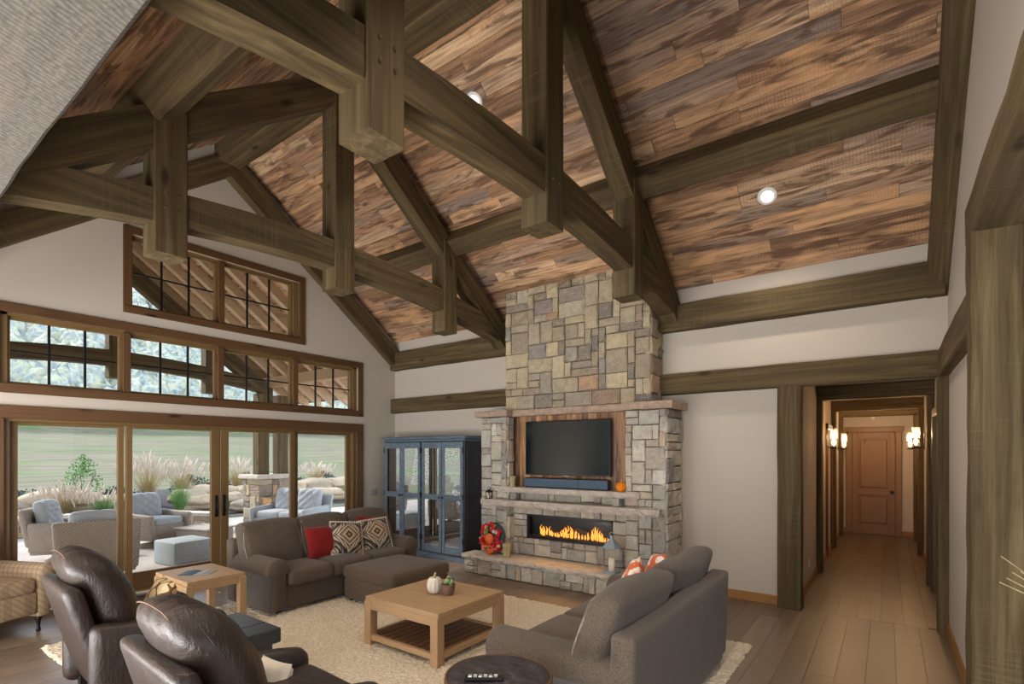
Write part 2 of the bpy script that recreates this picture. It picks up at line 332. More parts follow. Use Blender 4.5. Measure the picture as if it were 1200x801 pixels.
# ------------------------------------------------------------------ mesh helpers
class MB:
    def __init__(s, off=(0, 0, 0)): s.v = []; s.f = []; s.o = Vector(off)
    def add(s, vs, fs):
        n = len(s.v); s.v += [Vector(p) for p in vs]; s.f += [tuple(i+n for i in f) for f in fs]; return s
    def hull8(s, p):   # p: 4 bottom, 4 top
        return s.add(p, [(3, 2, 1, 0), (4, 5, 6, 7), (0, 1, 5, 4), (1, 2, 6, 5), (2, 3, 7, 6), (3, 0, 4, 7)])
    def bx(s, a, b):
        x0, y0, z0 = a; x1, y1, z1 = b
        return s.hull8([(x0, y0, z0), (x1, y0, z0), (x1, y1, z0), (x0, y1, z0), (x0, y0, z1), (x1, y0, z1), (x1, y1, z1), (x0, y1, z1)])
    def cbox(s, a, b, c=.008, mat=None):   # box with chamfered edges
        a = Vector(a); b = Vector(b); m = (a+b)/2; h = (b-a)/2; c = min(c, min(h)*.9)
        vs = []; idx = {}
        for sx in (-1, 1):
            for sy in (-1, 1):
                for sz in (-1, 1):
                    for k in range(3):
                        p = [sx*(h.x-c), sy*(h.y-c), sz*(h.z-c)]; p[k] = (sx, sy, sz)[k]*h[k]
                        idx[(sx, sy, sz, k)] = len(vs); q = Vector(p)
                        vs.append((mat @ q if mat else q) + m)
        fs = []
        for k in range(3):
            i, j = (k+1) % 3, (k+2) % 3
            for sg in (-1, 1):
                q = []
                for (u, w) in ((-1, -1), (1, -1), (1, 1), (-1, 1)):
                    t = [0, 0, 0]; t[k] = sg; t[i] = u; t[j] = w; q.append(idx[(*t, k)])
                fs.append(tuple(q if sg > 0 else q[::-1]))
            for u in (-1, 1):
                for w in (-1, 1):
                    t0 = [0, 0, 0]; t0[i] = u; t0[j] = w; t1 = t0[:]; t0[k] = -1; t1[k] = 1
                    q = [idx[(*t0, i)], idx[(*t1, i)], idx[(*t1, j)], idx[(*t0, j)]]
                    fs.append(tuple(q if u*w < 0 else q[::-1]))
        for sx in (-1, 1):
            for sy in (-1, 1):
                for sz in (-1, 1):
                    q = [idx[(sx, sy, sz, k)] for k in range(3)]; fs.append(tuple(q if sx*sy*sz > 0 else q[::-1]))
        return s.add(vs, fs)
    def ring(s, rings, cap=True, close=True):
        n = len(rings[0]); vs = [p for r in rings for p in r]; fs = []
        for i in range(len(rings)-1):
            for j in range(n if close else n-1):
                k = (j+1) % n; fs.append((i*n+j, i*n+k, (i+1)*n+k, (i+1)*n+j))
        if cap: fs += [tuple(range(n))[::-1], tuple(range((len(rings)-1)*n, len(rings)*n))]
        return s.add(vs, fs)
    def tube(s, pts, r, n=8, cap=True):
        pts = [Vector(p) for p in pts]; rs = r if isinstance(r, (list, tuple)) else [r]*len(pts); rings = []; prev = None
        for i, p in enumerate(pts):
            d = (pts[min(i+1, len(pts)-1)]-pts[max(i-1, 0)]).normalized()
            if prev is None: u = d.cross(Vector((0, 0, 1)) if abs(d.z) < .9 else Vector((1, 0, 0))).normalized()
            else: u = (prev-d*prev.dot(d)).normalized()
            prev = u; w = d.cross(u)
            rings.append([p+(u*math.cos(2*PI*k/n)+w*math.sin(2*PI*k/n))*rs[i] for k in range(n)])
        return s.ring(rings, cap)
    def lathe(s, prof, c=(0, 0, 0), n=20):
        c = Vector(c)
        return s.ring([[c+Vector((r*math.cos(2*PI*k/n), r*math.sin(2*PI*k/n), z)) for k in range(n)] for r, z in prof])
    def prism(s, poly, axis, lo, hi):
        def P(a, b, t): return {'x': (t, a, b), 'y': (a, t, b), 'z': (a, b, t)}[axis]
        n = len(poly); area = sum(poly[i][0]*poly[(i+1) % n][1]-poly[(i+1) % n][0]*poly[i][1] for i in range(n))
        vs = [P(a, b, lo) for a, b in poly]+[P(a, b, hi) for a, b in poly]
        tri = tessellate_polygon([[Vector((a, b, 0)) for a, b in poly]])
        fs = [tuple(t) for t in tri]+[tuple(i+n for i in t)[::-1] for t in tri]+[(i, (i+1) % n, (i+1) % n+n, i+n) for i in range(n)]
        return s.add(vs, fs)
    def beam(s, p0, p1, w, h, up=(0, 0, 1), seg=None, rough=.004, seed=0, c=.012):   # hand-hewn beam
        rg = random.Random(seed); p0 = Vector(p0); p1 = Vector(p1); L = (p1-p0).length; d = (p1-p0)/L; up = Vector(up)
        sd = d.cross(up).normalized(); up = sd.cross(d).normalized(); seg = seg or max(2, int(L/.35)); rings = []
        for i in range(seg+1):
            q = p0+d*(L*i/seg); r = []
            for (a, b) in ((-1, -1), (1, -1), (1, 1), (-1, 1)):
                e1 = rg.uniform(-rough, rough); e2 = rg.uniform(-rough, rough)
                x = a*(w/2+e1); z = b*(h/2+e2)
                pr = [q+sd*(x-a*c)+up*z, q+sd*x+up*(z-b*c)]
                r += pr[::-1] if a*b > 0 else pr
            rings.append(r[::-1])
        return s.ring(rings)
    def soft(s, size, r, bulge=(0, 0, 0), m=6, k=2, c=(0, 0, 0), mat=None, fn=None):   # rounded, bulging box
        h = Vector(size)/2; r = min(r, min(h)*.99); ax = []
        for d in range(3):
            a = [-h[d]+r*(1-math.cos(PI/2*i/k))*1.0 for i in range(k)]
            inn = [-(h[d]-r)+2*(h[d]-r)*i/m for i in range(m+1)]
            ax.append(a+inn+[-x for x in a[::-1]])
        vid = {}; vs = []; fs = []; c = Vector(c)
        def V(p):
            key = tuple(round(x, 6) for x in p)
            if key in vid: return vid[key]
            P = Vector(p); q = Vector([max(-(h[d]-r), min(h[d]-r, P[d])) for d in range(3)]); e = P-q
            if e.length > 1e-9:
                big = max(abs(x) for x in e); P = q+e.normalized()*r if big > 1e-9 else P
            t = [P[d]/h[d] for d in range(3)]
            for d in range(3):
                if bulge[d]:
                    o = [x for x in range(3) if x != d]; P[d] += bulge[d]*t[d]*(1-t[o[0]]**2)*(1-t[o[1]]**2)
            if fn: P = Vector(fn(P, t))
            vid[key] = len(vs); vs.append((mat @ P if mat else P)+c); return vid[key]
        for d in range(3):
            i, j = (d+1) % 3, (d+2) % 3
            for sg in (-1, 1):
                for a in range(len(ax[i])-1):
                    for b in range(len(ax[j])-1):
                        q = []
                        for (u, w) in ((a, b), (a+1, b), (a+1, b+1), (a, b+1)):
                            p = [0, 0, 0]; p[d] = sg*h[d]; p[i] = ax[i][u]; p[j] = ax[j][w]; q.append(V(p))
                        q = q if sg > 0 else q[::-1]
                        if len(set(q)) > 2: fs.append(tuple(dict.fromkeys(q)))
        return s.add(vs, fs)
    def pillow(s, w, t, h=None, c=(0, 0, 0), mat=None, n=10, seed=0):   # throw pillow in local xz, thickness y
        h = h or w; vs = []; fs = []; rg = random.Random(seed); c = Vector(c); ph = rg.uniform(0, 6)
        for sg in (-1, 1):
            for i in range(n+1):
                for j in range(n+1):
                    a = -1+2*i/n; b = -1+2*j/n
                    e = max(0, (1-a**4)*(1-b**4))**.5
                    pin = 1-.06*(1-a*a)*abs(b)**3; pin2 = 1-.06*(1-b*b)*abs(a)**3
                    p = Vector((a*w/2*pin2, sg*(t/2*e+.0), b*h/2*pin)); p.y += .008*math.sin(5*a+ph)*math.cos(4*b+ph)*e
                    vs.append((mat @ p if mat else p)+c)
        N = (n+1)*(n+1)
        for k in (0, 1):
            for i in range(n):
                for j in range(n):
                    q = (k*N+i*(n+1)+j, k*N+(i+1)*(n+1)+j, k*N+(i+1)*(n+1)+j+1, k*N+i*(n+1)+j+1)
                    fs.append(q if k == 0 else q[::-1])
        rim = [i*(n+1) for i in range(n+1)]+[n*(n+1)+j for j in range(1, n+1)]+[i*(n+1)+n for i in range(n-1, -1, -1)]+[j for j in range(n-1, 0, -1)]
        for a, b in zip(rim, rim[1:]+rim[:1]): fs.append((b, a, a+N, b+N))
        return s.add(vs, fs)
    def ball(s, c, r, n=10, m=7):
        r = r if isinstance(r, (tuple, list)) else (r, r, r); c = Vector(c)
        return s.ring([[c+Vector((r[0]*math.sin(PI*max(i, .02)/m if i < m else .02)*math.cos(2*PI*k/n), r[1]*math.sin(PI*max(i, .02)/m if i < m else .02)*math.sin(2*PI*k/n), -r[2]*math.cos(PI*i/m))) for k in range(n)] for i in range(m+1)])
    def done(s, name, mat, parent=None, smooth=False, **props):
        me = bpy.data.meshes.new(name)
        me.from_pydata([tuple(p-s.o) for p in s.v], [], s.f)
        if smooth: me.shade_smooth()
        me.materials.append(M[mat] if isinstance(mat, str) else mat)
        o = bpy.data.objects.new(name, me); COL.objects.link(o)
        if parent: o.parent = parent
        for k, v in props.items(): o[k] = v
        return o
def thing(name, label, cat, loc=(0, 0, 0), rz=0, group=None):
    o = bpy.data.objects.new(name, None); COL.objects.link(o); o.empty_display_size = .1
    o.location = loc; o.rotation_euler = (0, 0, rz); o['label'] = label; o['category'] = cat
    if group: o['group'] = group
    return o
def tag(o, label, cat, group=None, loc=None):
    o['label'] = label; o['category'] = cat
    if group: o['group'] = group
    if loc: o.location = loc
    return o
def struct(o): o['kind'] = 'structure'; return o
def srt(name, loc=(0, 0, 0)):
    o = bpy.data.objects.new(name, None); COL.objects.link(o); o.location = loc; o['kind'] = 'structure'; return o
def copy_tree(o, parent=None):
    c = o.copy(); COL.objects.link(c)
    if parent: c.parent = parent
    for ch in list(o.children): copy_tree(ch, c)
    return c
RX = lambda a: Matrix.Rotation(a, 3, 'X')
RY = lambda a: Matrix.Rotation(a, 3, 'Y')
RZ = lambda a: Matrix.Rotation(a, 3, 'Z')

# ------------------------------------------------------------------ room constants
YR, SL, ZE = -3.1, .75, 3.85          # ridge y, roof slope, eave height at y=0
YF = 2*YR                             # far eave
XR = 8.03                             # right wall
def zc(y): return ZE-SL*y if y > YR else ZE-SL*(2*YR-y)
def wall_poly(name, outline, holes, axis, pos, thick, mat='paint'):
    rings = [[Vector((a, b, 0)) for a, b in outline]]+[[Vector((a, b, 0)) for a, b in h] for h in holes]
    tri = tessellate_polygon(rings); flat = [p for r in rings for p in r]; n = len(flat)
    def P(p, t): return (t, p.x, p.y) if axis == 'x' else (p.x, t, p.y)
    b = MB(); vs = [P(p, pos) for p in flat]+[P(p, pos+thick) for p in flat]
    fs = [tuple(t) for t in tri]+[tuple(i+n for i in t)[::-1] for t in tri]; k = 0
    for r in rings:
        m = len(r); fs += [(k+i, k+(i+1) % m, k+(i+1) % m+n, k+i+n) for i in range(m)]; k += m
    b.add(vs, fs); return struct(b.done(name, mat))
def rect(a, b, c, d): return [(a, c), (b, c), (b, d), (a, d)]

# ------------------------------------------------------------------ floor
floor = struct(MB().bx((-.15, -11, -.12), (13, .0, -.016)).bx((6.6, 0, -.12), (8.2, 7.1, -.016)).done('floor', m_plain('subfloor', lin(70, 54, 42), .8)))
rg = random.Random(4)
def floor_run(x0, x1, y0, y1, lmin, lmax):
    x = x0
    while x < x1-.02:
        w = min(.195, x1-x); y = y0-rg.uniform(0, lmax-.4)
        while y < y1-.05:
            L = rg.uniform(lmin, lmax); a, b = max(y, y0), min(y+L, y1)
            if b-a > .08:
                MB().cbox((x+.0005, a+.0005, -.016), (x+w-.0005, b-.0005, rg.uniform(-.0004, .0004)), .0012).done('floor_board', 'floor', floor)
            y += L
        x += .195
floor_run(0, 8.02, -6.9, -.01, 2.0, 3.4)
floor_run(6.71, 8.05, -.01, 6.95, 1.6, 2.6)
MB().bx((0, -11, -.016), (13, -6.9, 0)).bx((8.02, -6.9, -.016), (13, -2.8, 0)).done('floor_surface', 'floor', floor)

# ------------------------------------------------------------------ walls
DY0, DY1 = -5.37, -.89           # patio door opening
gable = [(-6.35, 0), (.15, 0), (.15, zc(0)+.05), (YR, zc(YR)+.05), (-6.35, zc(YF)+.05)]
wall_poly('wall_left', gable, [rect(DY0, DY1, 0.02, 2.13), rect(-5.39, -.86, 2.49, 3.25), rect(-4.22, -1.97, 3.565, 4.45)], 'x', 0, -.2)
wall_poly('wall_back', [(-.2, 0), (6.71, 0), (6.71, 2.62), (8.05, 2.62), (8.05, 0), (8.25, 0), (8.25, ZE+.05), (-.2, ZE+.05)], [], 'y', 0, .15)
rp = -2.56
wall_poly('wall_right', [(rp, 0), (0, 0), (0, ZE+.05), (YR, zc(YR)+.05), (-6.35, zc(YF)+.05), (-6.35, 3.15), (rp, 3.15)], [], 'x', XR, .2)
wall_poly('wall_front', rect(-.2, 8.25, 3.2, 4.0), [], 'y', -6.35, .12)
struct(MB().bx((6.56, .15, 0), (6.71, 7.0, 2.78)).done('wall_hallway_left', 'paint'))
struct(MB().bx((8.05, .15, 0), (8.2, .75, 2.78)).bx((8.05, 1.75, 0), (8.2, 7.0, 2.78)).bx((8.05, .75, 2.2), (8.2, 1.75, 2.78)).done('wall_hallway_right', 'paint'))
struct(MB().bx((6.56, 6.95, 0), (8.2, 7.1, 2.78)).done('wall_hallway_end', 'paint'))
struct(MB().bx((6.56, .15, 2.72), (8.2, 7.1, 2.8)).done('ceiling_hallway', 'paint'))
# the rest of the house behind the camera and to the right
struct(MB().bx((-.2, -11, 3.0), (13, -6.36, 3.1)).done('ceiling_kitchen', 'paint'))
struct(MB().bx((-.35, -11, 0), (-.2, -6.36, 3.05)).done('wall_kitchen_left', 'paint'))
struct(MB().bx((12.9, -11, 0), (13, -2.7, 3.05)).bx((8.25, -2.8, 0), (13, -2.66, 3.05)).done('wall_side_room', 'paint'))
struct(MB().bx((8.24, -6.36, 3.0), (13, -2.7, 3.1)).done('ceiling_side_room', 'paint'))

# ------------------------------------------------------------------ ceiling boards
ceil = struct(MB().prism([(.15, zc(.15)+.02), (YR, zc(YR)+.02), (-6.4, zc(-6.4)+.02), (-6.4, zc(-6.4)+.14), (YR, zc(YR)+.14), (.15, zc(.15)+.14)], 'x', -.2, 8.25).done('ceiling', m_plain('roof_deck', lin(50, 38, 28), .9)))
rg = random.Random(11)
def slope_frame(side):
    d = Vector((0, 1 if side < 0 else -1, SL)).normalized()     # up the slope
    o = Vector((0, 0, ZE)) if side > 0 else Vector((0, YF, ZE))
    n = Vector((0, -SL if side > 0 else SL, -1)).normalized()
    return o, d, n
def ceil_rows(side, w, lmin, lmax):
    o, d, n = slope_frame(side); L = 3.1/math.cos(math.atan(SL)); rows = int(round(L/w)); w = L/rows
    for r in range(rows):
        x = -rg.uniform(0, lmax-.3)
        while x < 8.02:
            ln = rg.uniform(lmin, lmax); a, b = max(x, 0), min(x+ln, 8.03)
            if b-a > .12:
                t = .018+rg.uniform(0, .006); v0 = r*w+.0015; v1 = (r+1)*w-.0015
                p = [o+Vector((X, 0, 0))+d*v for (X, v) in ((a+.0015, v0), (b-.0015, v0), (b-.0015, v1), (a+.0015, v1))]
                MB().hull8([q+n*t for q in p]+[q-n*.004 for q in p]).done('ceiling_board', 'plank', ceil)
            x += ln
ceil_rows(1, .146, .8, 2.5)
ceil_rows(-1, .146, 1.2, 3.2)

# ------------------------------------------------------------------ timber trusses, purlins, wall beams
LZ = 3.29                                                      # underside of rafters at the eave
def truss(xc, label, off_z=0, arch=.036, name='roof_truss'):
    t = thing(name, label, 'truss', (xc, YR, 3.3+off_z)); o = (xc, YR, 3.3+off_z)
    P = lambda y: LZ-SL*y+off_z
    for sg in (1, -1):
        mir = (lambda y: y) if sg > 0 else (lambda y: 2*YR-y)
        poly = [(mir(y), z) for y, z in ((-.02, P(-.02)), (YR+.1, P(YR+.1)), (YR+.1, P(YR+.1)+.36), (-.02, P(-.02)+.36))]
        MB(o).prism(poly, 'x', xc-.105, xc+.105).done('rafter', T['up' if sg > 0 else 'down'], t)
    lo = []; up = []
    for i in range(25):
        d = -3.02+6.04*i/24; z = 3.77-arch*d*d+off_z
        lo.append((YR+d, z)); up.append((YR+d, z+.29-.03*abs(d)/3))
    b = MB(o); n = len(lo)
    rings = [[(xc+s, y, z) for (s, y, z) in ((-.1, *lo[i]), (.1, *lo[i]), (.1, *up[i]), (-.1, *up[i]))] for i in range(n)]
    b.ring(rings).done('tie_beam', T['y'], t)
    def post(y, z0, z1, seed):
        pm = MB(o).beam((xc, y, z0+off_z), (xc, y, z1+off_z), .25, .25, up=(0, 1, 0), rough=.002, seed=seed, c=.01).done('king_post' if abs(y-YR) < .1 else 'queen_post', T['z'], t)
        for zz in (0.10, .22):
            for yy in (-.05, .05):
                zb = (3.86 if abs(y-YR) < .1 else 3.74)+off_z+zz-.06
                MB(o).tube([(xc+.12, y+yy, zb), (xc+.136, y+yy, zb)], .011, 8).done('peg', T['x'], pm)
                if yy > 0: MB(o).tube([(xc-.05, y-.12, zb), (xc-.05, y-.136, zb)], .011, 8).done('peg', T['y'], pm)
    post(YR, 3.54, 5.95, 1); post(YR+1.70, 3.40, 4.62, 2); post(YR-1.70, 3.40, 4.62, 3)
    return t
truss(5.305, 'dark timber roof truss right of the stone chimney, nearest to the camera')
truss(2.61, 'dark timber roof truss left of the stone chimney, nearer the window wall')
tb = tag(MB((4, YR, 5.9)).beam((.0, YR, 5.94), (8.0, YR, 5.94), .3, .34, rough=.003, seed=7).done('ridge_beam', T['x']), 'long timber ridge beam running under the peak of the ceiling', 'beam', 'long roof beams', (4, YR, 5.9))
for sg, lb in ((1, 'long timber purlin on the plank slope above the fireplace'), (-1, 'long timber purlin on the plank slope opposite the fireplace')):
    o, d, n = slope_frame(sg); y = -1.22 if sg > 0 else YF+1.22
    c = Vector((0, y, zc(y)))+n*.15
    tag(MB((4, c.y, c.z)).beam((.0, c.y, c.z), (8.0, c.y, c.z), .24, .28, up=n, rough=.003, seed=9+sg).done('purlin', T['x']), lb, 'beam', 'long roof beams', (4, c.y, c.z))
def trim(n, b, mat): return struct(b.done('trim_%d' % n, mat))
th = math.atan(SL)
b = (MB(), MB())
for sg in (1, -1):
    mir = (lambda y: y) if sg > 0 else (lambda y: 2*YR-y)
    b[sg < 0].prism([(mir(y), z) for y, z in ((0, LZ), (YR, LZ-SL*YR), (YR, LZ-SL*YR+.34), (0, LZ+.34))], 'x', .0, .14)
b1, b2 = b
trim(1, b1, T['up']); struct(b2.done('trim_31', T['down']))
b = (MB(), MB())
for sg in (1, -1):
    mir = (lambda y: y) if sg > 0 else (lambda y: 2*YR-y)
    b[sg < 0].prism([(mir(y), z) for y, z in ((0, LZ), (YR, LZ-SL*YR), (YR, LZ-SL*YR+.37), (0, LZ+.37))], 'x', 7.87, XR)
b1, b2 = b
trim(2, b1, T['up']); struct(b2.done('trim_32', T['down']))
trim(3, MB().beam((.0, -.06, 3.46), (2.95, -.06, 3.46), .14, .33, seed=3).beam((5.16, -.06, 3.46), (8.0, -.06, 3.46), .14, .33, seed=4), T['x'])
trim(4, MB().beam((.0, -.05, 2.625), (2.95, -.05, 2.625), .12, .26, seed=5).beam((5.16, -.05, 2.625), (8.0, -.05, 2.625), .12, .26, seed=6), T['x'])
trim(5, MB().beam((6.66, -.02, 0), (6.66, -.02, 2.5), .24, .2, up=(0, 1, 0), seed=8), T['z'])
trim(6, MB().beam((8.01, -.02, 0), (8.01, -.02, 2.5), .13, .2, up=(0, 1, 0), seed=12), T['z'])
trim(7, MB().beam((XR-.035, -.12, 2.625), (XR-.035, -2.5, 2.625), .1, .26, seed=13), T['y'])
trim(8, MB().beam((8.035, -2.66, 0), (8.035, -2.66, 3.0), .215, .24, up=(0, 1, 0), rough=.006, seed=14, seg=14), T['z'])
trim(9, MB().beam((8.035, -2.52, 3.09), (8.035, -6.3, 3.09), .215, .23, rough=.005, seed=15, seg=12), T['y'])
trim(10, MB().beam((0, -6.19, 3.14), (8.2, -6.19, 3.14), .3, .32, rough=.004, seed=16, seg=40, c=.015), T['saw'])
trim(11, MB().cbox((8.16, -2.70, 0), (8.3, -2.6, 3.0)), 'alderz')
# hallway frames
tn = 12
for y in (2.22, 4.66, 6.5):
    b = MB().beam((6.745, y, 0), (6.745, y, 2.51), .075, .2, up=(0, 1, 0), seed=tn, rough=.002).beam((8.012, y, 0), (8.012, y, 2.51), .08, .2, up=(0, 1, 0), seed=tn+1, rough=.002)
    trim(tn, b, T['z']); trim(tn+1, MB().beam((6.71, y, 2.615), (8.05, y, 2.615), .2, .2, seed=tn, rough=.002), T['x']); tn += 2
trim(tn, MB().cbox((8.0, .70, 0), (8.07, .80, 2.28)).cbox((8.0, 1.70, 0), (8.07, 1.80, 2.28)).cbox((8.0, .70, 2.2), (8.07, 1.80, 2.3)), 'alderz'); tn += 1
struct(MB().cbox((8.1, .8, 0), (8.14, 1.7, 2.2)).done('door_3', 'alderz'))
struct(MB().cbox((6.71, 3.5, 0), (6.745, 3.6, 2.25)).cbox((6.71, 4.4, 0), (6.745, 4.5, 2.25)).cbox((6.71, 3.5, 2.15), (6.745, 4.5, 2.25)).done('trim_%d' % tn, 'alderz')); tn += 1
# baseboards
struct(MB().cbox((5.42, -.02, 0), (6.55, 0, .11), .004).cbox((0, -.02, 0), (2.6, 0, .11), .004).done('baseboard_back', 'trimx'))
struct(MB().cbox((XR-.02, -2.54, 0), (XR, -.1, .11), .004).done('baseboard_right', 'trimy'))
struct(MB().cbox((0, -.86, 0), (.02, 0, .11), .004).done('baseboard_left', 'trimy'))
struct(MB().cbox((6.71, .08, 0), (6.727, 6.95, .11), .004).done('baseboard_hallway_left', 'trimy'))
struct(MB().cbox((8.033, 1.8, 0), (8.05, 6.95, .11), .004).cbox((8.033, .08, 0), (8.05, .7, .11), .004).done('baseboard_hallway_right', 'trimy'))
struct(MB().cbox((6.71, 6.932, 0), (6.82, 6.95, .11), .004).cbox((7.79, 6.932, 0), (8.05, 6.95, .11), .004).done('baseboard_hallway_end', 'trimx'))

# hallway door: two raised panels, casing, dark knob
dr = srt('door_1', (7.305, 6.93, 0)); o = dr.location
MB(o).cbox((6.93, 6.90, .01), (7.03, 6.945, 2.19), .004).cbox((7.58, 6.90, .01), (7.68, 6.945, 2.19), .004).done('stile', 'doorz', dr)
MB(o).cbox((7.03, 6.90, .01), (7.58, 6.945, .21), .004).cbox((7.03, 6.90, .84), (7.58, 6.945, .97), .004).cbox((7.03, 6.90, 2.06), (7.58, 6.945, 2.19), .004).done('rail', 'doorx', dr)
for z0, z1 in ((.21, .84), (.97, 2.06)):
    MB(o).bx((7.03, 6.925, z0), (7.58, 6.94, z1)).cbox((7.065, 6.905, z0+.035), (7.545, 6.935, z1-.035), .018).done('door_panel', 'doorz', dr)
MB(o).cbox((6.81, 6.90, 0), (6.92, 6.95, 2.3), .006).cbox((7.69, 6.90, 0), (7.79, 6.95, 2.3), .006).cbox((6.78, 6.89, 2.2), (7.82, 6.95, 2.31), .006).done('casing', 'doorz', dr)
kb = MB(o).tube([(7.63, 6.9, .92), (7.63, 6.85, .92)], .012).ball((7.63, 6.835, .92), .032).tube([(7.63, 6.897, .92), (7.63, 6.89, .92)], .035, 12).done('door_knob', 'iron', dr, True)
struct(MB().tube([(7.3, 6.95, 2.5), (7.3, 6.93, 2.5)], .03, 14).done('trim_%d' % tn, 'white')); tn += 1

# ------------------------------------------------------------------ windows and patio doors
def bars(o, root, name, boxes, mats, c=.004):
    for bxs, mt in zip(boxes, mats):
        for (a, b) in bxs: MB(o).cbox(a, b, c).done(name, mt, root)
def transom(name, y0, y1, z0, z1, units, gz0, gz1, cas):
    w = srt(name, (0, (y0+y1)/2, z0)); o = w.location
    for (a, b, mt) in (((-.02, y0, z1-cas), (.025, y1, z1), 'aldery'), ((-.02, y0, z0), (.03, y1, z0+cas), 'aldery'), ((-.02, y0, z0+cas), (.025, y0+cas, z1-cas), 'alderz'), ((-.02, y1-cas, z0+cas), (.025, y1, z1-cas), 'alderz')):
        MB(o).cbox(a, b, .005).done('casing', mt, w)
    for i in range(len(units)-1):
        MB(o).cbox((-.14, units[i][1]+.025, gz0-.04), (.012, units[i+1][0]-.025, gz1+.04), .004).done('mullion', 'alderz', w)
    iy0, iy1 = y0+cas-.005, y1-cas+.005; iz0, iz1 = z0+cas-.005, z1-cas+.005
    for (a, b, mt) in (((-.18, iy0, gz1+.035), (-.02, iy1, iz1), 'cladY'), ((-.18, iy0, iz0), (-.02, iy1, gz0-.035), 'cladY'), ((-.18, iy0, iz0), (-.02, units[0][0]-.028, iz1), 'cladZ'), ((-.18, units[-1][1]+.028, iz0), (-.02, iy1, iz1), 'cladZ')):
        MB(o).cbox(a, b, .003).done('jamb', mt.lower(), w)
    for (ya, yb) in units:
        s = MB(o)
        for (a, b) in (((-.11, ya-.03, gz0-.04), (-.06, ya, gz1+.04)), ((-.11, yb, gz0-.04), (-.06, yb+.03, gz1+.04)), ((-.11, ya, gz0-.04), (-.06, yb, gz0)), ((-.11, ya, gz1), (-.06, yb, gz1+.04))): s.cbox(a, b, .004)
        sash = s.done('sash', 'cladz', w)
        for k in (1, 2):
            y = ya+(yb-ya)*k/3; MB(o).cbox((-.098, y-.011, gz0), (-.068, y+.011, gz1), .003).done('muntin', 'iron', sash)
        zm = (gz0+gz1)/2
        for k in range(3):
            a = ya+(yb-ya)*k/3; b = ya+(yb-ya)*(k+1)/3
            MB(o).cbox((-.096, a+.011, zm-.009), (-.07, b-.011, zm+.009), .003).done('muntin', 'iron', sash)
            for (p, q) in ((gz0, zm-.009), (zm+.009, gz1)): MB(o).bx((-.086, a+.011, p), (-.08, b-.011, q)).done('glass_pane', 'glass', sash)
transom('window_1', -4.31, -1.88, 3.475, 4.545, [(-4.19, -3.22), (-3.09, -2.09)], 3.60, 4.40, .09)
transom('window_2', -5.49, -.755, 2.39, 3.35, [(-5.30, -4.335), (-4.205, -3.23), (-3.10, -2.105), (-1.97, -.965)], 2.52, 3.185, .10)
dw = srt('door_2', (0, -3.13, 0)); o = dw.location
for (a, b, mt) in (((-.02, -5.51, 2.12), (.03, -.75, 2.26), 'aldery'), ((-.02, -5.51, 0), (.03, -5.36, 2.12), 'alderz'), ((-.02, -.9, 0), (.03, -.75, 2.12), 'alderz')): MB(o).cbox(a, b, .006).done('casing', mt, dw)
for (a, b, mt) in (((-.2, -5.37, 2.09), (-.02, -.89, 2.13), 'clady'), ((-.2, -5.37, 0), (-.02, -5.31, 2.09), 'cladz'), ((-.2, -.95, 0), (-.02, -.89, 2.09), 'cladz'), ((-.2, -5.31, 0), (-.01, -.95, .045), 'clady')): MB(o).cbox(a, b, .004).done('jamb', mt, dw)
doors = [(-5.31, -4.27, -5.235, -4.335, -.09), (-4.265, -3.16, -4.195, -3.275, -.045), (-3.15, -2.02, -3.035, -2.10, -.045), (-2.015, -.95, -1.94, -1.035, -.09)]
for i, (ya, yb, ga, gb, xf) in enumerate(doors):
    s = MB(o).cbox((xf-.045, ya, .05), (xf, ga, 2.09), .005).cbox((xf-.045, gb, .05), (xf, yb, 2.09), .005)
    st = s.done('sash', 'cladz', dw)
    MB(o).cbox((xf-.045, ga, .05), (xf, gb, .255), .005).done('bottom_rail', 'alderx', st)
    MB(o).cbox((xf-.045, ga, 2.055), (xf, gb, 2.09), .005).done('top_rail', 'clady', st)
    MB(o).bx((xf-.027, ga, .255), (xf-.02, gb, 2.055)).done('glass_pane', 'glass', st)
    if i in (1, 2):
        y = -3.205 if i == 1 else -3.10
        MB(o).cbox((xf, y-.02, .86), (xf+.008, y+.02, 1.16), .003).tube([(xf+.006, y, 1.12), (xf+.045, y, 1.10), (xf+.055, y, 1.0), (xf+.045, y, .92), (xf+.006, y, .90)], .009, 8).done('pull_handle', 'iron', st, True)
# switch plates
tag(MB((.006, -.5, 1.03)).cbox((0, -.57, .975), (.012, -.43, 1.09), .003).bx((.012, -.545, 1.0), (.016, -.515, 1.065)).bx((.012, -.485, 1.0), (.016, -.455, 1.065)).done('light_switch', 'grey_switch'), 'grey double light switch plate on the wall left of the cabinet', 'switch', None, (.006, -.5, 1.03))
tag(MB((6.714, 1.2, .3)).cbox((6.71, 1.16, .24), (6.72, 1.24, .36), .003).done('wall_outlet', 'white'), 'small white outlet plate low on the left hallway wall', 'outlet', None, (6.714, 1.2, .3))

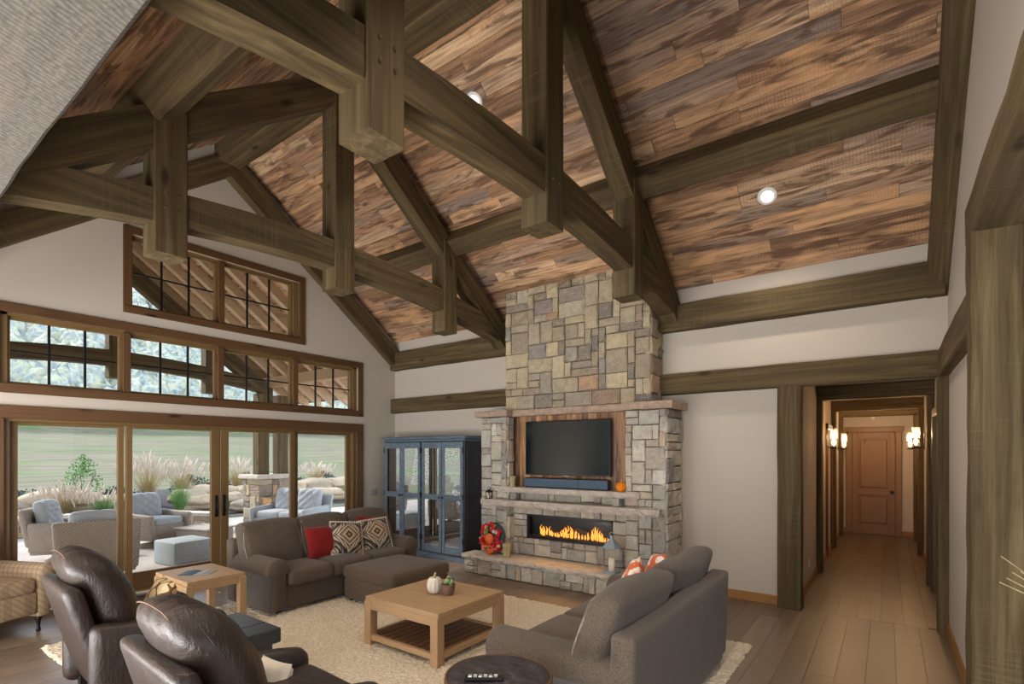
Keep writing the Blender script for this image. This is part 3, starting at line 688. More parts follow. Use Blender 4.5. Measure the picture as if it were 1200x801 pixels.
# ------------------------------------------------------------------ stonework
def ashlar(W, H, rg, wmax=4, hmax=3, weights=None):
    g = [[0]*W for _ in range(H)]; out = []
    for y in range(H):
        for x in range(W):
            if g[y][x]: continue
            w = 1
            tw = rg.choice(weights or [1, 2, 2, 2, 3, 3, 4][:wmax+3]); thh = rg.choice([1, 1, 2, 2, 2, 3][:hmax+3])
            while w < tw and x+w < W and not g[y][x+w]: w += 1
            h = min(thh, H-y)
            if w == 1 and h == 1 and rg.random() < .5 and y+1 < H: h = 2
            for b in range(h):
                for a in range(w): g[y+b][x+a] = 1
            out.append((x, y, w, h))
    return out
def stone(o, org, u, n, x0, x1, z0, z1, parent, rg, depth=.07, j=.0016, proud=.02, mat='stone', name='stone'):
    u = Vector(u); n = Vector(n); up = Vector((0, 0, 1)); org = Vector(org); pr = rg.uniform(.2, 1)*proud; rings = []
    a0, a1, c0, c1 = x0+j, x1-j, z0+j, z1-j
    cut = [rg.uniform(0, min(.007, (a1-a0)*.06)) for _ in range(8)]
    c = [(a0+cut[0], c0+cut[1]), (a1-cut[2], c0+cut[3]), (a1-cut[4], c1-cut[5]), (a0+cut[6], c1-cut[7])]
    def lerp(s, t): return tuple((c[0][k]*(1-s)+c[1][k]*s)*(1-t)+(c[3][k]*(1-s)+c[2][k]*s)*t for k in (0, 1))
    P = lambda s, t, d: org+u*lerp(s, t)[0]+up*lerp(s, t)[1]+n*d
    q = (0, .07, .5, .93, 1); vs = []; fs = []
    for t in q:
        for s in q:
            e = (s in (0, 1)) or (t in (0, 1)); d = pr-.011*rg.uniform(.6, 1.2) if e else pr+rg.uniform(-.010, .014)
            vs.append(P(s, t, d))
    for b in range(4):
        for a in range(4): fs.append((b*5+a, b*5+a+1, b*5+a+6, b*5+a+5))
    for (s, t) in ((0, 0), (1, 0), (1, 1), (0, 1)): vs.append(P(s, t, -depth))
    for (i, k, e) in (((0, 1, 2, 3, 4), 0, 1), ((4, 9, 14, 19, 24), 1, 2), ((24, 23, 22, 21, 20), 2, 3), ((20, 15, 10, 5, 0), 3, 0)):
        fs.append((25+k, 25+e)+tuple(i[::-1]))
    if u.cross(up).dot(n) < 0: fs = [f[::-1] for f in fs]
    b = MB(o).add(vs, fs); return b.done(name, mat, parent)
def stone_face(o, org, u, n, W, H, unit, parent, rg, mat='stone', top=None, **kw):
    nx, ny = max(1, round(W/unit)), max(1, round(H/unit)); ux, uz = W/nx, H/ny
    for (x, y, w, h) in ashlar(nx, ny, rg, **kw):
        stone(o, org, u, n, x*ux, (x+w)*ux, y*uz, (y+h)*uz, parent, rg, mat=mat)
rg = random.Random(21)
CX0, CX1, CY = 2.92, 5.17, -.40
PX0, PX1, PX2, PX3, PY = 2.57, 3.06, 4.90, 5.42, -.55
# chimney
o = (4.05, -.2, 2.37)
ch = tag(MB(o).bx((CX0+.01, CY+.01, 2.38), (CX1-.01, -.005, 4.13)).done('chimney', 'mortar'), 'square stone chimney breast above the television, rising to the plank ceiling', 'chimney', None, o)
stone_face(o, (CX0, CY, 2.38), (1, 0, 0), (0, -1, 0), CX1-CX0, 1.76, .104, ch, rg)
stone_face(o, (CX1, CY, 2.38), (0, 1, 0), (1, 0, 0), .4, 1.55, .115, ch, rg)
# surround
o = (4.0, -.3, 0)
fp = thing('fireplace', 'stone fireplace surround with pilasters, ledges and a plank recess', 'fireplace', o)
MB(o).bx((PX0+.01, PY+.01, 0), (PX1-.01, -.005, 2.28)).bx((PX2+.01, PY+.01, 0), (PX3-.01, -.005, 2.28)).bx((PX1-.01, -.32, 0), (PX2+.01, -.005, 2.28)).bx((PX1-.01, CY+.01, .2), (PX2+.01, -.3, .53)).bx((PX1-.01, CY+.01, .86), (PX2+.01, -.3, 1.2)).bx((PX1, CY+.01, .5), (3.32, -.3, .9)).bx((4.66, CY+.01, .5), (PX2, -.3, .9)).done('core', 'mortar', fp)
stone_face(o, (PX0, PY, .27), (1, 0, 0), (0, -1, 0), PX1-PX0, 2.01, .092, fp, rg, mat='stone2')
stone_face(o, (PX2, PY, .27), (1, 0, 0), (0, -1, 0), PX3-PX2, 2.01, .092, fp, rg, mat='stone2')
stone_face(o, (PX3, PY, 0), (0, 1, 0), (1, 0, 0), .54, 2.28, .10, fp, rg, mat='stone2')
stone_face(o, (PX1, -.40, .27), (0, -1, 0), (1, 0, 0), .15, 2.01, .11, fp, rg, mat='stone2')
stone_face(o, (PX1, CY, .27), (1, 0, 0), (0, -1, 0), PX2-PX1, .25, .09, fp, rg, mat='stone2')
stone_face(o, (PX1, CY, .86), (1, 0, 0), (0, -1, 0), PX2-PX1, .34, .10, fp, rg, mat='stone2')
stone_face(o, (PX1, CY, .52), (1, 0, 0), (0, -1, 0), 3.32-PX1, .34, .09, fp, rg, mat='stone2')
stone_face(o, (4.655, CY, .52), (1, 0, 0), (0, -1, 0), PX2-4.655, .34, .09, fp, rg, mat='stone2')
def ledge(o, a, b, parent, name, seed, rough=.016, mat='ledge'):   # split-face slab
    rg = random.Random(seed); x0, y0, z0 = a; x1, y1, z1 = b; n = max(8, int((x1-x0)/.05)); rings = []
    for i in range(n+1):
        x = x0+(x1-x0)*i/n; e = min(1, min(i, n-i)/1.5); q = lambda s=1: rg.uniform(-rough, rough)*s
        f = y0+(1-e)*.02
        rings.append([(x+q(.4), y1, z0), (x+q(.4), f+.015+q(.6), z0+q(.3)), (x+q(.4), f+q(), z0+(z1-z0)*.3), (x+q(.4), f-.004+q(), z0+(z1-z0)*.65), (x, f+.012+q(.6), z1), (x, y1, z1)][::-1])
    return MB(o).ring(rings).done(name, mat, parent)
ledge(o, (2.655, -.70, .985), (5.375, -.3, 1.075), fp, 'lower_mantel', 1)
ledge(o, (2.905, -.62, 1.185), (5.10, -.3, 1.258), fp, 'upper_mantel', 2, .012)
for x in (3.12, 4.72): stone(o, (0, -.56, 0), (1, 0, 0), (0, -1, 0), x, x+.11, 1.075, 1.185, fp, rg, mat='stone2')
ledge(o, (2.49, -.64, 2.285), (3.10, .0, 2.375), fp, 'cap_slab', 3, .008, 'cap')
ledge(o, (3.10, -.50, 2.285), (4.86, .0, 2.375), fp, 'cap_slab', 4, .008, 'cap')
ledge(o, (4.86, -.62, 2.285), (5.50, .0, 2.375), fp, 'cap_slab', 5, .008, 'cap')
x = 3.05
while x < PX2:
    w = rg.uniform(.07, .13); MB(o).cbox((x+.001, -.345+rg.uniform(-.006, .006), 1.25), (min(x+w, PX2)-.001, -.318, 2.29), .003).done('back_plank', 'plankz', fp); x += w
# linear burner
o = (3.985, -.4, .52)
fi = thing('fire_insert', 'long black linear fire insert with orange flames in the stone surround', 'fire', o)
fx0, fx1, fz0, fz1, fy = 3.315, 4.665, .525, .865, -.425
MB(o).cbox((fx0, fy, fz1-.03), (fx1, -.38, fz1), .003).cbox((fx0, fy, fz0), (fx1, -.38, fz0+.045), .003).cbox((fx0, fy, fz0), (fx0+.035, -.38, fz1), .003).cbox((fx1-.035, fy, fz0), (fx1, -.38, fz1), .003).done('frame', 'black', fi)
MB(o).bx((fx0, -.33, fz0), (fx1, -.32, fz1)).done('firebox', 'black', fi)
MB(o).bx((fx0+.03, -.418, fz0+.04), (fx1-.03, -.414, fz1-.03)).done('glass_pane', 'glass', fi)
rf = random.Random(5)
for i in range(44):
    x = fx0+.2+1.08*i/44+rf.uniform(-.015, .015); pk = .5+.5*math.sin(i*.375+.6); h = (.05+.13*max(.1, pk))*rf.uniform(.7, 1.1); y = -.37+rf.uniform(-.02, .015); l = rf.uniform(-.02, .02)
    MB(o).tube([(x, y, fz0+.05), (x+l*.4, y, fz0+.05+h*.35), (x-l*.5, y, fz0+.05+h*.7), (x+l, y, fz0+.05+h)], [.009, .014*rf.uniform(.6, 1), .007, .001], 6).done('flame', 'flame', fi, True)
for i in range(22):
    x = fx0+.1+1.16*i/22; MB(o).ball((x, -.36+rf.uniform(-.02, .02), fz0+.05), (.03, .02, .014), 7, 5).done('ember_pebble', 'slate', fi)
MB(o).tube([(3.95, -.35, .64), (4.12, -.35, .70), (4.3, -.35, .66)], [.02, .025, .015], 8).done('log', 'terracotta', fi, True)
lamp('fire_light', 'AREA', (3.985, -.46, .66), 4, (1, .5, .15), (PI/2, 0, PI), shape='RECTANGLE', size=1.1, size_y=.15)
# hearth
o = (4.0, -.7, 0)
he = tag(MB(o).bx((2.52, -.85, 0), (5.5, PY-.03, .22)).done('hearth', 'mortar'), 'raised stone hearth bench with rough slab top in front of the fire', 'hearth', None, o)
stone_face(o, (2.50, -.86, 0), (1, 0, 0), (0, -1, 0), 3.0, .21, .085, he, rg, mat='stone2', weights=[1, 1, 2, 2, 3])
stone_face(o, (5.5, -.86, 0), (0, 1, 0), (1, 0, 0), .28, .21, .09, he, rg, mat='stone2')
stone_face(o, (2.50, -.58, 0), (0, -1, 0), (-1, 0, 0), .28, .21, .09, he, rg, mat='stone2')
ledge(o, (2.455, -.90, .205), (5.54, -.565, .27), he, 'hearth_slab', 6)
MB(o).cbox((PX1, -.57, .2), (PX2, -.41, .268), .004).done('hearth_slab', 'ledge', he)

# ------------------------------------------------------------------ television group and mantel pieces
o = (3.965, -.39, 1.82)
tv = thing('television', 'large black flat television on the plank recess above the mantel', 'television', o)
MB(o).cbox((3.29, -.425, 1.437), (4.64, -.375, 2.20), .008).done('body', 'black', tv)
MB(o).bx((3.302, -.4265, 1.452), (4.628, -.4245, 2.19)).done('screen', 'screen', tv)
MB(o).bx((3.7, -.375, 1.6), (4.2, -.345, 2.0)).done('wall_bracket', 'iron', tv)
MB(o).cbox((3.92, -.43, 1.428), (4.01, -.424, 1.438), .001).done('badge', 'chrome', tv)
o = (3.965, -.44, 1.26)
sb = thing('soundbar', 'long blue-grey soundbar on the upper ledge under the television', 'speaker', o)
MB(o).cbox((3.31, -.48, 1.262), (4.63, -.40, 1.40), .012).done('cabinet', 'black', sb)
MB(o).cbox((3.315, -.485, 1.272), (4.19, -.479, 1.39), .003).done('grille', 'soundbar', sb); MB(o).cbox((4.2, -.485, 1.272), (4.625, -.479, 1.39), .003).done('grille', 'soundbar', sb)
def pumpkin(c, r, h, mat, label, lobes=10, name='pumpkin'):
    t = thing(name, label, 'pumpkin', c); b = MB(); rings = []; n = lobes*4
    for i in range(13):
        a = PI*i/12; rr = max(.004, r*math.sin(a)**.75); z = h/2-h/2*math.cos(a)+(-.0 if 1 < i < 11 else 0)
        if i in (11, 12): z -= .012*(i-10)
        rings.append([((rr*(1-.13*abs(math.cos(lobes*PI*k/n))**3))*math.cos(2*PI*k/n), (rr*(1-.13*abs(math.cos(lobes*PI*k/n))**3))*math.sin(2*PI*k/n), max(0, z)) for k in range(n)])
    b.ring(rings).done('shell', mat, t, True)
    MB().tube([(0, 0, h-.03), (.004, 0, h+.01), (.014, 0, h+.03)], [.014, .01, .009], 8).done('stem', 'straw', t, True)
    return t
pumpkin((4.83, -.52, 1.256), .066, .135, 'pumpkin', 'small orange ribbed pumpkin on the right end of the upper ledge')
def holder(c, r, h, label):
    t = thing('candle_holder', label, 'candle holder', c)
    b = MB().lathe([(r*.8, 0), (r*.85, h*.1), (r*.72, h*.3), (r*.82, h*.6), (r, h*.97), (r*.95, h), (r*.8, h), (r*.7, h*.8)], n=18)
    b.done('cup', m_fabric('mosaic_glass_%d' % int(h*1000), lin(120, 112, 74), lin(196, 186, 140), 60, .3), t, True)
    MB().lathe([(r*.6, h*.6), (r*.6, h*.93), (.003, h*.95)], n=12).done('candle', 'candle', t, True)
holder((3.13, -.52, 1.258), .055, .16, 'mottled gold candle holder on the left end of the upper ledge')
holder((3.16, -.70, .27), .068, .19, 'mottled gold candle holder on the hearth beside the autumn wreath')
def lantern(c, w, h, label, dark='iron'):
    t = thing('lantern', label, 'lantern', c); k = w/2; zb = h*.62
    MB().cbox((-k, -k, 0), (k, k, h*.06), .004).done('base', dark, t)
    for sx in (-1, 1):
        for sy in (-1, 1): MB().cbox((sx*k*.98-.008 if sx > 0 else -k*.98, sy*k*.98-.008 if sy > 0 else -k*.98, h*.06), (sx*k*.98 if sx > 0 else -k*.98+.008, sy*k*.98 if sy > 0 else -k*.98+.008, zb), .002).done('post', dark, t)
    for sx, sy in ((1, 0), (-1, 0), (0, 1), (0, -1)):
        MB().bx((sx*k*.85-(.001 if sx else k*.8), sy*k*.85-(.001 if sy else k*.8), h*.06), (sx*k*.85+(.001 if sx else k*.8), sy*k*.85+(.001 if sy else k*.8), zb)).done('glass_pane', 'glass', t)
    MB().cbox((-k*1.08, -k*1.08, zb), (k*1.08, k*1.08, zb+.012), .003).ring([[(x*k*s, y*k*s, z) for x, y in ((-1, -1), (1, -1), (1, 1), (-1, 1))] for s, z in ((1.05, zb+.012), (.45, h*.8), (.2, h*.84), (.2, h*.92))]).done('roof', dark, t)
    MB().tube([(0.028*math.cos(a), 0, h*.95+.028*math.sin(a)) for a in [2*PI*i/12 for i in range(13)]], .004, 6).done('ring_handle', dark, t, True)
    MB().lathe([(k*.5, h*.06), (k*.5, h*.36), (.004, h*.37)], n=14).done('candle', 'candle', t, True)
    return t
lantern((4.80, -.735, .27), .165, .50, 'tall grey metal lantern with white candle on the right of the hearth', 'zinc')
lantern((2.77, -.62, 1.075), .075, .15, 'small dark metal lantern on the left end of the lower ledge')
# wreath
o = (2.86, -.675, .50)
wr_ = thing('wreath', 'autumn wreath of red and orange blooms with a small pumpkin, leaning on the hearth', 'wreath', o, 0)
rw = random.Random(8)
MB().tube([(.165*math.cos(a), .045+.03*math.sin(a), .185*math.sin(a)) for a in [2*PI*i/24 for i in range(25)]], .042, 8).done('twig_ring', 'dkgreen', wr_, True)
for i in range(80):
    a = rw.uniform(0, 2*PI); rr = rw.uniform(.09, .21); c = (rr*math.cos(a), -.02+rw.uniform(-.03, .02), rr*1.08*math.sin(a)); s = rw.uniform(.02, .042)
    MB().ball(c, (s, s*.8, s), 7, 5).done('bloom', ['flower_r', 'flower_r', 'flower_o', 'flower_r', 'flower_p', 'green', 'flower_r', 'plume'][i % 8], wr_, True)
MB().ball((.0, -.045, 0), (.075, .05, .08), 14, 8).done('pumpkin_ornament', 'flower_o', wr_, True)
for i in range(26):
    z = -.1-.16*i/26; w = .075*(1-i/30); MB().ball((rw.uniform(-w, w), -.05+rw.uniform(-.02, .02), z), .02, 6, 4).done('berry', 'flower_o', wr_, True)

# ------------------------------------------------------------------ cabinet
o = (1.2, -.25, 0)
cb = thing('display_cabinet', 'blue-grey display cabinet with four glazed doors beside the fireplace', 'cabinet', o)
X0, X1, Y0, Z1 = .24, 2.14, -.45, 2.03
MB(o).cbox((X0, Y0, 0), (X1, -.04, .10), .006).done('plinth', 'cabinet', cb)
MB(o).cbox((X0-.05, Y0-.05, Z1-.05), (X1+.05, -.03, Z1), .015).cbox((X0-.02, Y0-.02, Z1-.09), (X1+.02, -.03, Z1-.05), .01).done('cornice', 'cabinet', cb)
MB(o).cbox((X0, Y0, .1), (X0+.04, -.04, Z1-.09)).done('side_panel', 'cabinet', cb)
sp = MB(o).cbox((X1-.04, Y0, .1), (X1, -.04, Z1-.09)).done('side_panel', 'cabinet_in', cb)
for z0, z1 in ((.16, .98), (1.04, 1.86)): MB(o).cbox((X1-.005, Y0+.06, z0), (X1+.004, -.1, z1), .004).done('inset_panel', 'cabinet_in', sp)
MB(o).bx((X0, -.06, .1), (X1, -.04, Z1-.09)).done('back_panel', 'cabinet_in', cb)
MB(o).cbox((1.165, Y0, .1), (1.215, -.06, Z1-.09)).done('centre_stile', 'cabinet', cb)
for z in (.12, .45, .78, 1.1, 1.42, 1.7): 
    for xa, xb in ((X0+.04, 1.165), (1.215, X1-.04)): MB(o).cbox((xa, Y0+.06, z), (xb, -.06, z+.022), .003).done('shelf', 'cabinet', cb)
for i in range(4):
    xa = (X0+.01, .705, 1.2, 1.665)[i]; xb = xa+.455; st = .06
    d = MB(o).cbox((xa, Y0-.022, .11), (xa+st, Y0, Z1-.1), .004).cbox((xb-st, Y0-.022, .11), (xb, Y0, Z1-.1), .004).cbox((xa+st, Y0-.022, .11), (xb-st, Y0, .24), .004).cbox((xa+st, Y0-.022, .98), (xb-st, Y0, 1.07), .004).cbox((xa+st, Y0-.022, Z1-.2), (xb-st, Y0, Z1-.1), .004).done('door', 'cabinet', cb)
    for z0, z1 in ((.24, .98), (1.07, Z1-.2)): MB(o).bx((xa+st, Y0-.012, z0), (xb-st, Y0-.008, z1)).done('glass_pane', 'cabglass', d)
    kx = xb-st/2 if i % 2 == 0 else xa+st/2
    MB(o).tube([(kx, Y0-.02, 1.02), (kx, Y0-.04, 1.02)], .007).ball((kx, Y0-.047, 1.02), .015, 8, 6).done('knob', 'iron', d, True)
    hx = xa if i % 2 == 0 else xb
    for z in (.3, 1.0, 1.75): MB(o).cbox((hx-.01, Y0-.026, z), (hx+.01, Y0-.018, z+.09), .002).done('hinge', 'iron', d)
rc = random.Random(3)
for (x, z, h, lb) in ((.42, .80, .14, 'white crock on the third shelf inside the left half of the cabinet'), (.45, 1.44, .12, 'white bowl on the top shelf inside the left half of the cabinet'), (1.36, .80, .16, 'white jug on the third shelf inside the right half of the cabinet')):
    tag(MB((x, -.2, z)).lathe([(.05, .002), (.07, h*.3), (.06, h*.7), (.045, h*.9), (.055, h), (.045, h)], (x, -.2, z), 14).done('pottery', 'white', None, True), lb, 'pottery', None, (x, -.2, z+.0))

# ------------------------------------------------------------------ sofas
def roll_arm(o, x0, x1, yc, parent, flip, mat='sofa', w=.21, top=.62):
    # arm running along x with a rolled top; scroll profile in the yz plane
    prof = []; r = w*.62
    for i in range(15):
        a = math.radians(-60+300*i/14*.9); prof.append((yc+r*math.sin(a)*-flip, top-r+r*math.cos(a)))
    body = [(yc+flip*w*.42, .06), (yc+flip*w*.42, top-r*1.2)]
    poly = [(yc-flip*w*.42, .06), (yc-flip*w*.44, top-r*1.3)]
    for i in range(17):
        a = math.radians(200-(400)*i/16*.8+0)
        poly.append((yc+flip*r*math.cos(a)*1.0, top-r+r*math.sin(a)) if False else (yc-flip*r*math.cos(math.radians(-25+230*i/16)), top-r+r*math.sin(math.radians(-25+230*i/16))))
    poly += [(yc+flip*w*.42, top-r*1.3), (yc+flip*w*.42, .06)]
    b = MB(o); n = len(poly); cx = sum(p[0] for p in poly)/n; cz = sum(p[1] for p in poly)/n; rings = []
    for x, s in ((x0, .90), (x0+.012, .97), (x0+.03, 1), ((x0+x1)/2, 1), (x1-.03, 1), (x1-.012, .97), (x1, .90)):
        rings.append([(x, cx+(p[0]-cx)*s, cz+(p[1]-cz)*s) for p in poly])
    if flip > 0: rings = [r_[::-1] for r_ in rings]
    a = b.ring(rings).done('arm', mat, parent, True)
    return a
def sofa(name, label, loc, rz, L, D, nseat, nback, matc='sofa', side=None, seatmat=None, gaps=None):
    # local: faces +x, back at x=0, runs along y, centred
    t = thing(name, label, 'sofa', loc, rz); o = (0, 0, 0); aw = .22; y0, y1 = -L/2, L/2
    MB().soft((D-.08, L-aw*1.2, .26), .02, c=(D/2, 0, .19), m=4).done('base', 'sofa', t, True)
    for sx in (.16, D-.12):
        for sy in (y0+.2, y1-.2): MB().cbox((sx-.025, sy-.025, 0), (sx+.025, sy+.025, .07), .004).done('foot', 'iron', t)
    def lean(P, tt): return (P.x-.025*(tt[2]+1)/2, P.y, P.z)
    MB().soft((.15, L-.02, .70), .035, c=(.12, 0, .42), m=6, k=3, fn=lean).done('back_frame', 'sofa', t, True)
    roll_arm(o, .06, D, y0+aw*.62, t, 1); roll_arm(o, .06, D, y1-aw*.62, t, -1)
    w = (L-2*aw*1.1)/nseat
    for i in range(nseat):
        yc = -w*nseat/2+w*(i+.5)
        MB().soft((D-.2, w-.008, .17), .05, (0, 0, .02), c=(D/2+.13, yc, .395), m=5, k=3).done('seat_cushion', seatmat or 'sofa', t, True)
    w = (L-.06)/nback
    for i in range(nback):
        yc = -w*nback/2+w*(i+.5); rg_ = random.Random(i+int(L*100))
        ph = rg_.uniform(0, 6)
        def wob(P, tt): return (P.x-.17*(tt[2]+1)/2+.006*math.sin(9*P.y+ph), P.y, P.z+.010*math.sin(7*P.y+ph)*(tt[2] > .2)-.008*abs(tt[1])**3*(tt[2] > 0))
        pip = MB(); pts = []
        for q_ in range(33):
            a_ = 2*PI*q_/32; cy_, sz_ = math.cos(a_), math.sin(a_); f_ = 1/max(abs(cy_), abs(sz_)); f_ = .25*1+.75*f_
            P_ = Vector((.075, cy_*f_*(w/2-.012), sz_*f_*.238)); t_ = (.7, P_.y/(w/2), P_.z/.25)
            pts.append(Vector(wob(P_, t_))+Vector((.39+.012, yc, .70)))
        pip.tube(pts, .006, 6)
        bc = MB().soft((.21, w-.006, .50), .065, (.05, .0, .03), c=(.39, yc, .70), m=7, k=3, fn=wob).done('back_cushion', matc, t, True)
        pip.done('piping', 'sofa_light', bc, True)
    return t
sl = sofa('sofa', 'dark brown tweed sofa with rolled arms standing before the patio doors', (1.40, -2.69, 0), 0, 2.16, .93, 3, 3)
sr = sofa('sofa', 'brown tweed sofa on the rug edge, seen from behind', (6.50, -3.03, 0), PI, 2.02, 1.04, 2, 2)
for ch_ in sr.children:
    if ch_.name.startswith('back_cushion'): ch_['label'] = 'grey-brown back cushion with pale seam'
# ottoman
o = (2.80, -2.42, 0)
ot = thing('ottoman', 'large brown ottoman pushed against the sofa by the coffee table', 'ottoman', o)
MB().soft((.86, .88, .24), .025, c=(0, 0, .17), m=4).done('base', 'ottoman', ot, True)
MB().soft((.90, .91, .15), .05, (0, 0, .025), c=(0, 0, .355), m=6, k=3).done('seat_cushion', 'ottoman', ot, True)
for sx in (-.36, .36):
    for sy in (-.36, .36): MB().cbox((sx-.025, sy-.025, 0), (sx+.025, sy+.025, .06), .004).done('foot', 'iron', ot)
def pillow(label, c, w, t, tilt, rz, mat, fringe=None, roll=0, h=None, cat='pillow', name='throw_pillow', group=None):
    o = thing(name, label, cat, c, rz, group)
    R = RX(tilt) @ RY(roll)
    p = MB().pillow(w, t, h, mat=None, seed=int(abs(c[1])*1000)).done('cover', mat, o, True); p.rotation_euler = R.to_euler()
    if fringe:
        b = MB(); q = w/2
        for a in range(4):
            for i in range(22):
                u = -q+2*q*i/21; x, z = ((u, q), (q, u), (u, -q), (-q, u))[a]; dx, dz = ((0, 1), (1, 0), (0, -1), (-1, 0))[a]
                b.tube([(x*.97, 0, z*.97), (x+dx*.014, .004*math.sin(i*2.3), z+dz*.014)], .006, 5)
        f = b.done('fringe', fringe, p)
    return o
pillow('plain red throw pillow leaning on the dark sofa, left of two patterned ones', (1.93, -2.86, .665), .40, .15, -.35, PI/2-.05, 'red')
pillow('red throw pillow half hidden behind the two patterned pillows', (1.80, -2.05, .70), .40, .14, -.3, PI/2, 'red', roll=.1)
pillow('diamond patterned fringed pillow beside the plain red pillow', (2.02, -2.56, .675), .41, .15, -.38, PI/2-.15, 'kilim', 'cream', roll=.12)
pillow('diamond patterned fringed pillow nearest the right arm of the dark sofa', (2.02, -2.11, .665), .41, .15, -.36, PI/2-.2, 'kilim', 'cream', roll=-.06)
pillow('orange and cream print pillow on the near half of the right sofa', (5.98, -2.92, .74), .36, .14, -.35, -PI/2+.5, 'autumn', roll=.3)
pillow('orange and cream print pillow at the far end of the right sofa', (5.98, -2.42, .74), .36, .14, -.35, -PI/2+.5, 'autumn', roll=-.2)
pillow('small tan pillow tucked between the two orange print pillows', (5.86, -2.68, .68), .32, .14, -.4, -PI/2+.2, 'tan')

# ------------------------------------------------------------------ tables
def table(name, label, cat, loc, lx, ly, h, leg, mat, apron, slats=False, top=.04, rz=0):
    t = thing(name, label, cat, loc, rz); X, Y = lx/2, ly/2
    n = 5
    for i in range(n):
        a = -Y+.012+(ly-.024)*i/n; b_ = -Y+.012+(ly-.024)*(i+1)/n
        MB().cbox((-X+.004, a+.0006, h-top), (X-.004, b_-.0006, h), .002).done('top_board', mat+'x', t)
    for sx in (-1, 1):
        for sy in (-1, 1):
            MB().cbox((min(sx*X, sx*(X-leg)), min(sy*Y, sy*(Y-leg)), 0), (max(sx*X, sx*(X-leg)), max(sy*Y, sy*(Y-leg)), h-top+.001), .005).done('leg', mat+'z', t)
    for sy in (-1, 1): MB().cbox((-X+leg, min(sy*Y*.99, sy*(Y*.99-.03)), h-top-apron), (X-leg, max(sy*Y*.99, sy*(Y*.99-.03)), h-top), .004).done('apron', mat+'x', t)
    for sx in (-1, 1): MB().cbox((min(sx*X*.99, sx*(X*.99-.03)), -Y+leg, h-top-apron), (max(sx*X*.99, sx*(X*.99-.03)), Y-leg, h-top), .004).done('apron', mat+'y', t)
    if slats:
        for sy in (-1, 1): MB().cbox((-X+leg, min(sy*Y*.98, sy*(Y*.98-.04)), .05), (X-leg, max(sy*Y*.98, sy*(Y*.98-.04)), .10), .004).done('stretcher', mat+'x', t)
        for sx in (-1, 1): MB().cbox((min(sx*X*.98, sx*(X*.98-.04)), -Y+leg, .05), (max(sx*X*.98, sx*(X*.98-.04)), Y-leg, .10), .004).done('stretcher', mat+'y', t)
        k = 10
        for i in range(k):
            a = -X+.045+(lx-.09)*i/k; b_ = -X+.045+(lx-.09)*(i+1)/k
            MB().cbox((a+.006, -Y+.045, .06), (b_-.006, Y-.045, .085), .003).done('slat', M['slatwood'], t)
    return t
M['slatwood'] = m_wood('brown_slat', 'y', lin(140, 104, 72), lin(104, 76, 52), .55)
table('coffee_table', 'square pale oak coffee table with slatted lower shelf on the rug', 'table', (4.165, -3.155, .015), .92, .90, .435, .085, 'oak', .07, True)
table('end_table', 'pale oak end table with magazine, beside the dark sofa arm', 'table', (1.93, -4.24, .005), .74, .56, .54, .07, 'oak', .06)
pumpkin((4.165, -3.17, .45), .072, .165, 'palepumpkin', 'grey-white ribbed pumpkin on the coffee table', 11)
o = thing('potted_succulent', 'brown clay pot of green succulents on the coffee table', 'plant', (4.29, -3.12, .45))
MB().lathe([(.045, 0), (.05, .01), (.06, .05), (.064, .075), (.058, .08), (.066, .085), (.066, .1), (.055, .1), (.05, .085)], n=18).done('pot', 'terracotta', o, True)
rs = random.Random(2)
for i in range(16):
    a = rs.uniform(0, 2*PI); r = rs.uniform(0, .045); MB().ball((r*math.cos(a), r*math.sin(a), .11+rs.uniform(0, .035)), (.018, .018, .02), 7, 5).done('leaf_rosette', ['green', 'dkgreen', 'straw'][i % 3], o, True)
o = thing('magazine', 'open magazine lying on the oak end table', 'magazine', (1.95, -4.27, .546), .75); o.scale = (.72, .72, 1)
for s in (-1, 1): MB().add([(-.0, -.14, .002), (s*.10, -.14, .012), (s*.2, -.14, .004), (0, .14, .002), (s*.10, .14, .012), (s*.2, .14, .004)]+[(0, -.14, 0), (s*.2, -.14, 0), (0, .14, 0), (s*.2, .14, 0)], [(0, 1, 4, 3), (1, 2, 5, 4), (6, 7, 9, 8), (0, 6, 8, 3), (2, 7, 9, 5), (0, 1, 2, 7, 6), (3, 4, 5, 9, 8)]).done('page', ['soundbar', 'grey_switch'][s > 0], o)
# dark drum-side table
o = thing('side_table', 'square black side table between the two leather recliners', 'table', (3.78, -4.93, .012))
M['blackwood'] = m_plain('black_painted_wood', lin(44, 46, 50), .3, var=.2)
for i in range(2): MB().cbox((-.30+i*.402, -.32, .40), (.098+i*.202, .32, .505), .008).done('top_block', 'blackwood', o)
MB().cbox((-.26, -.28, .06), (.26, .28, .40), .006).done('box_body', 'blackwood', o)
MB().cbox((-.28, -.30, 0), (.28, .30, .06), .006).done('plinth', 'blackwood', o)
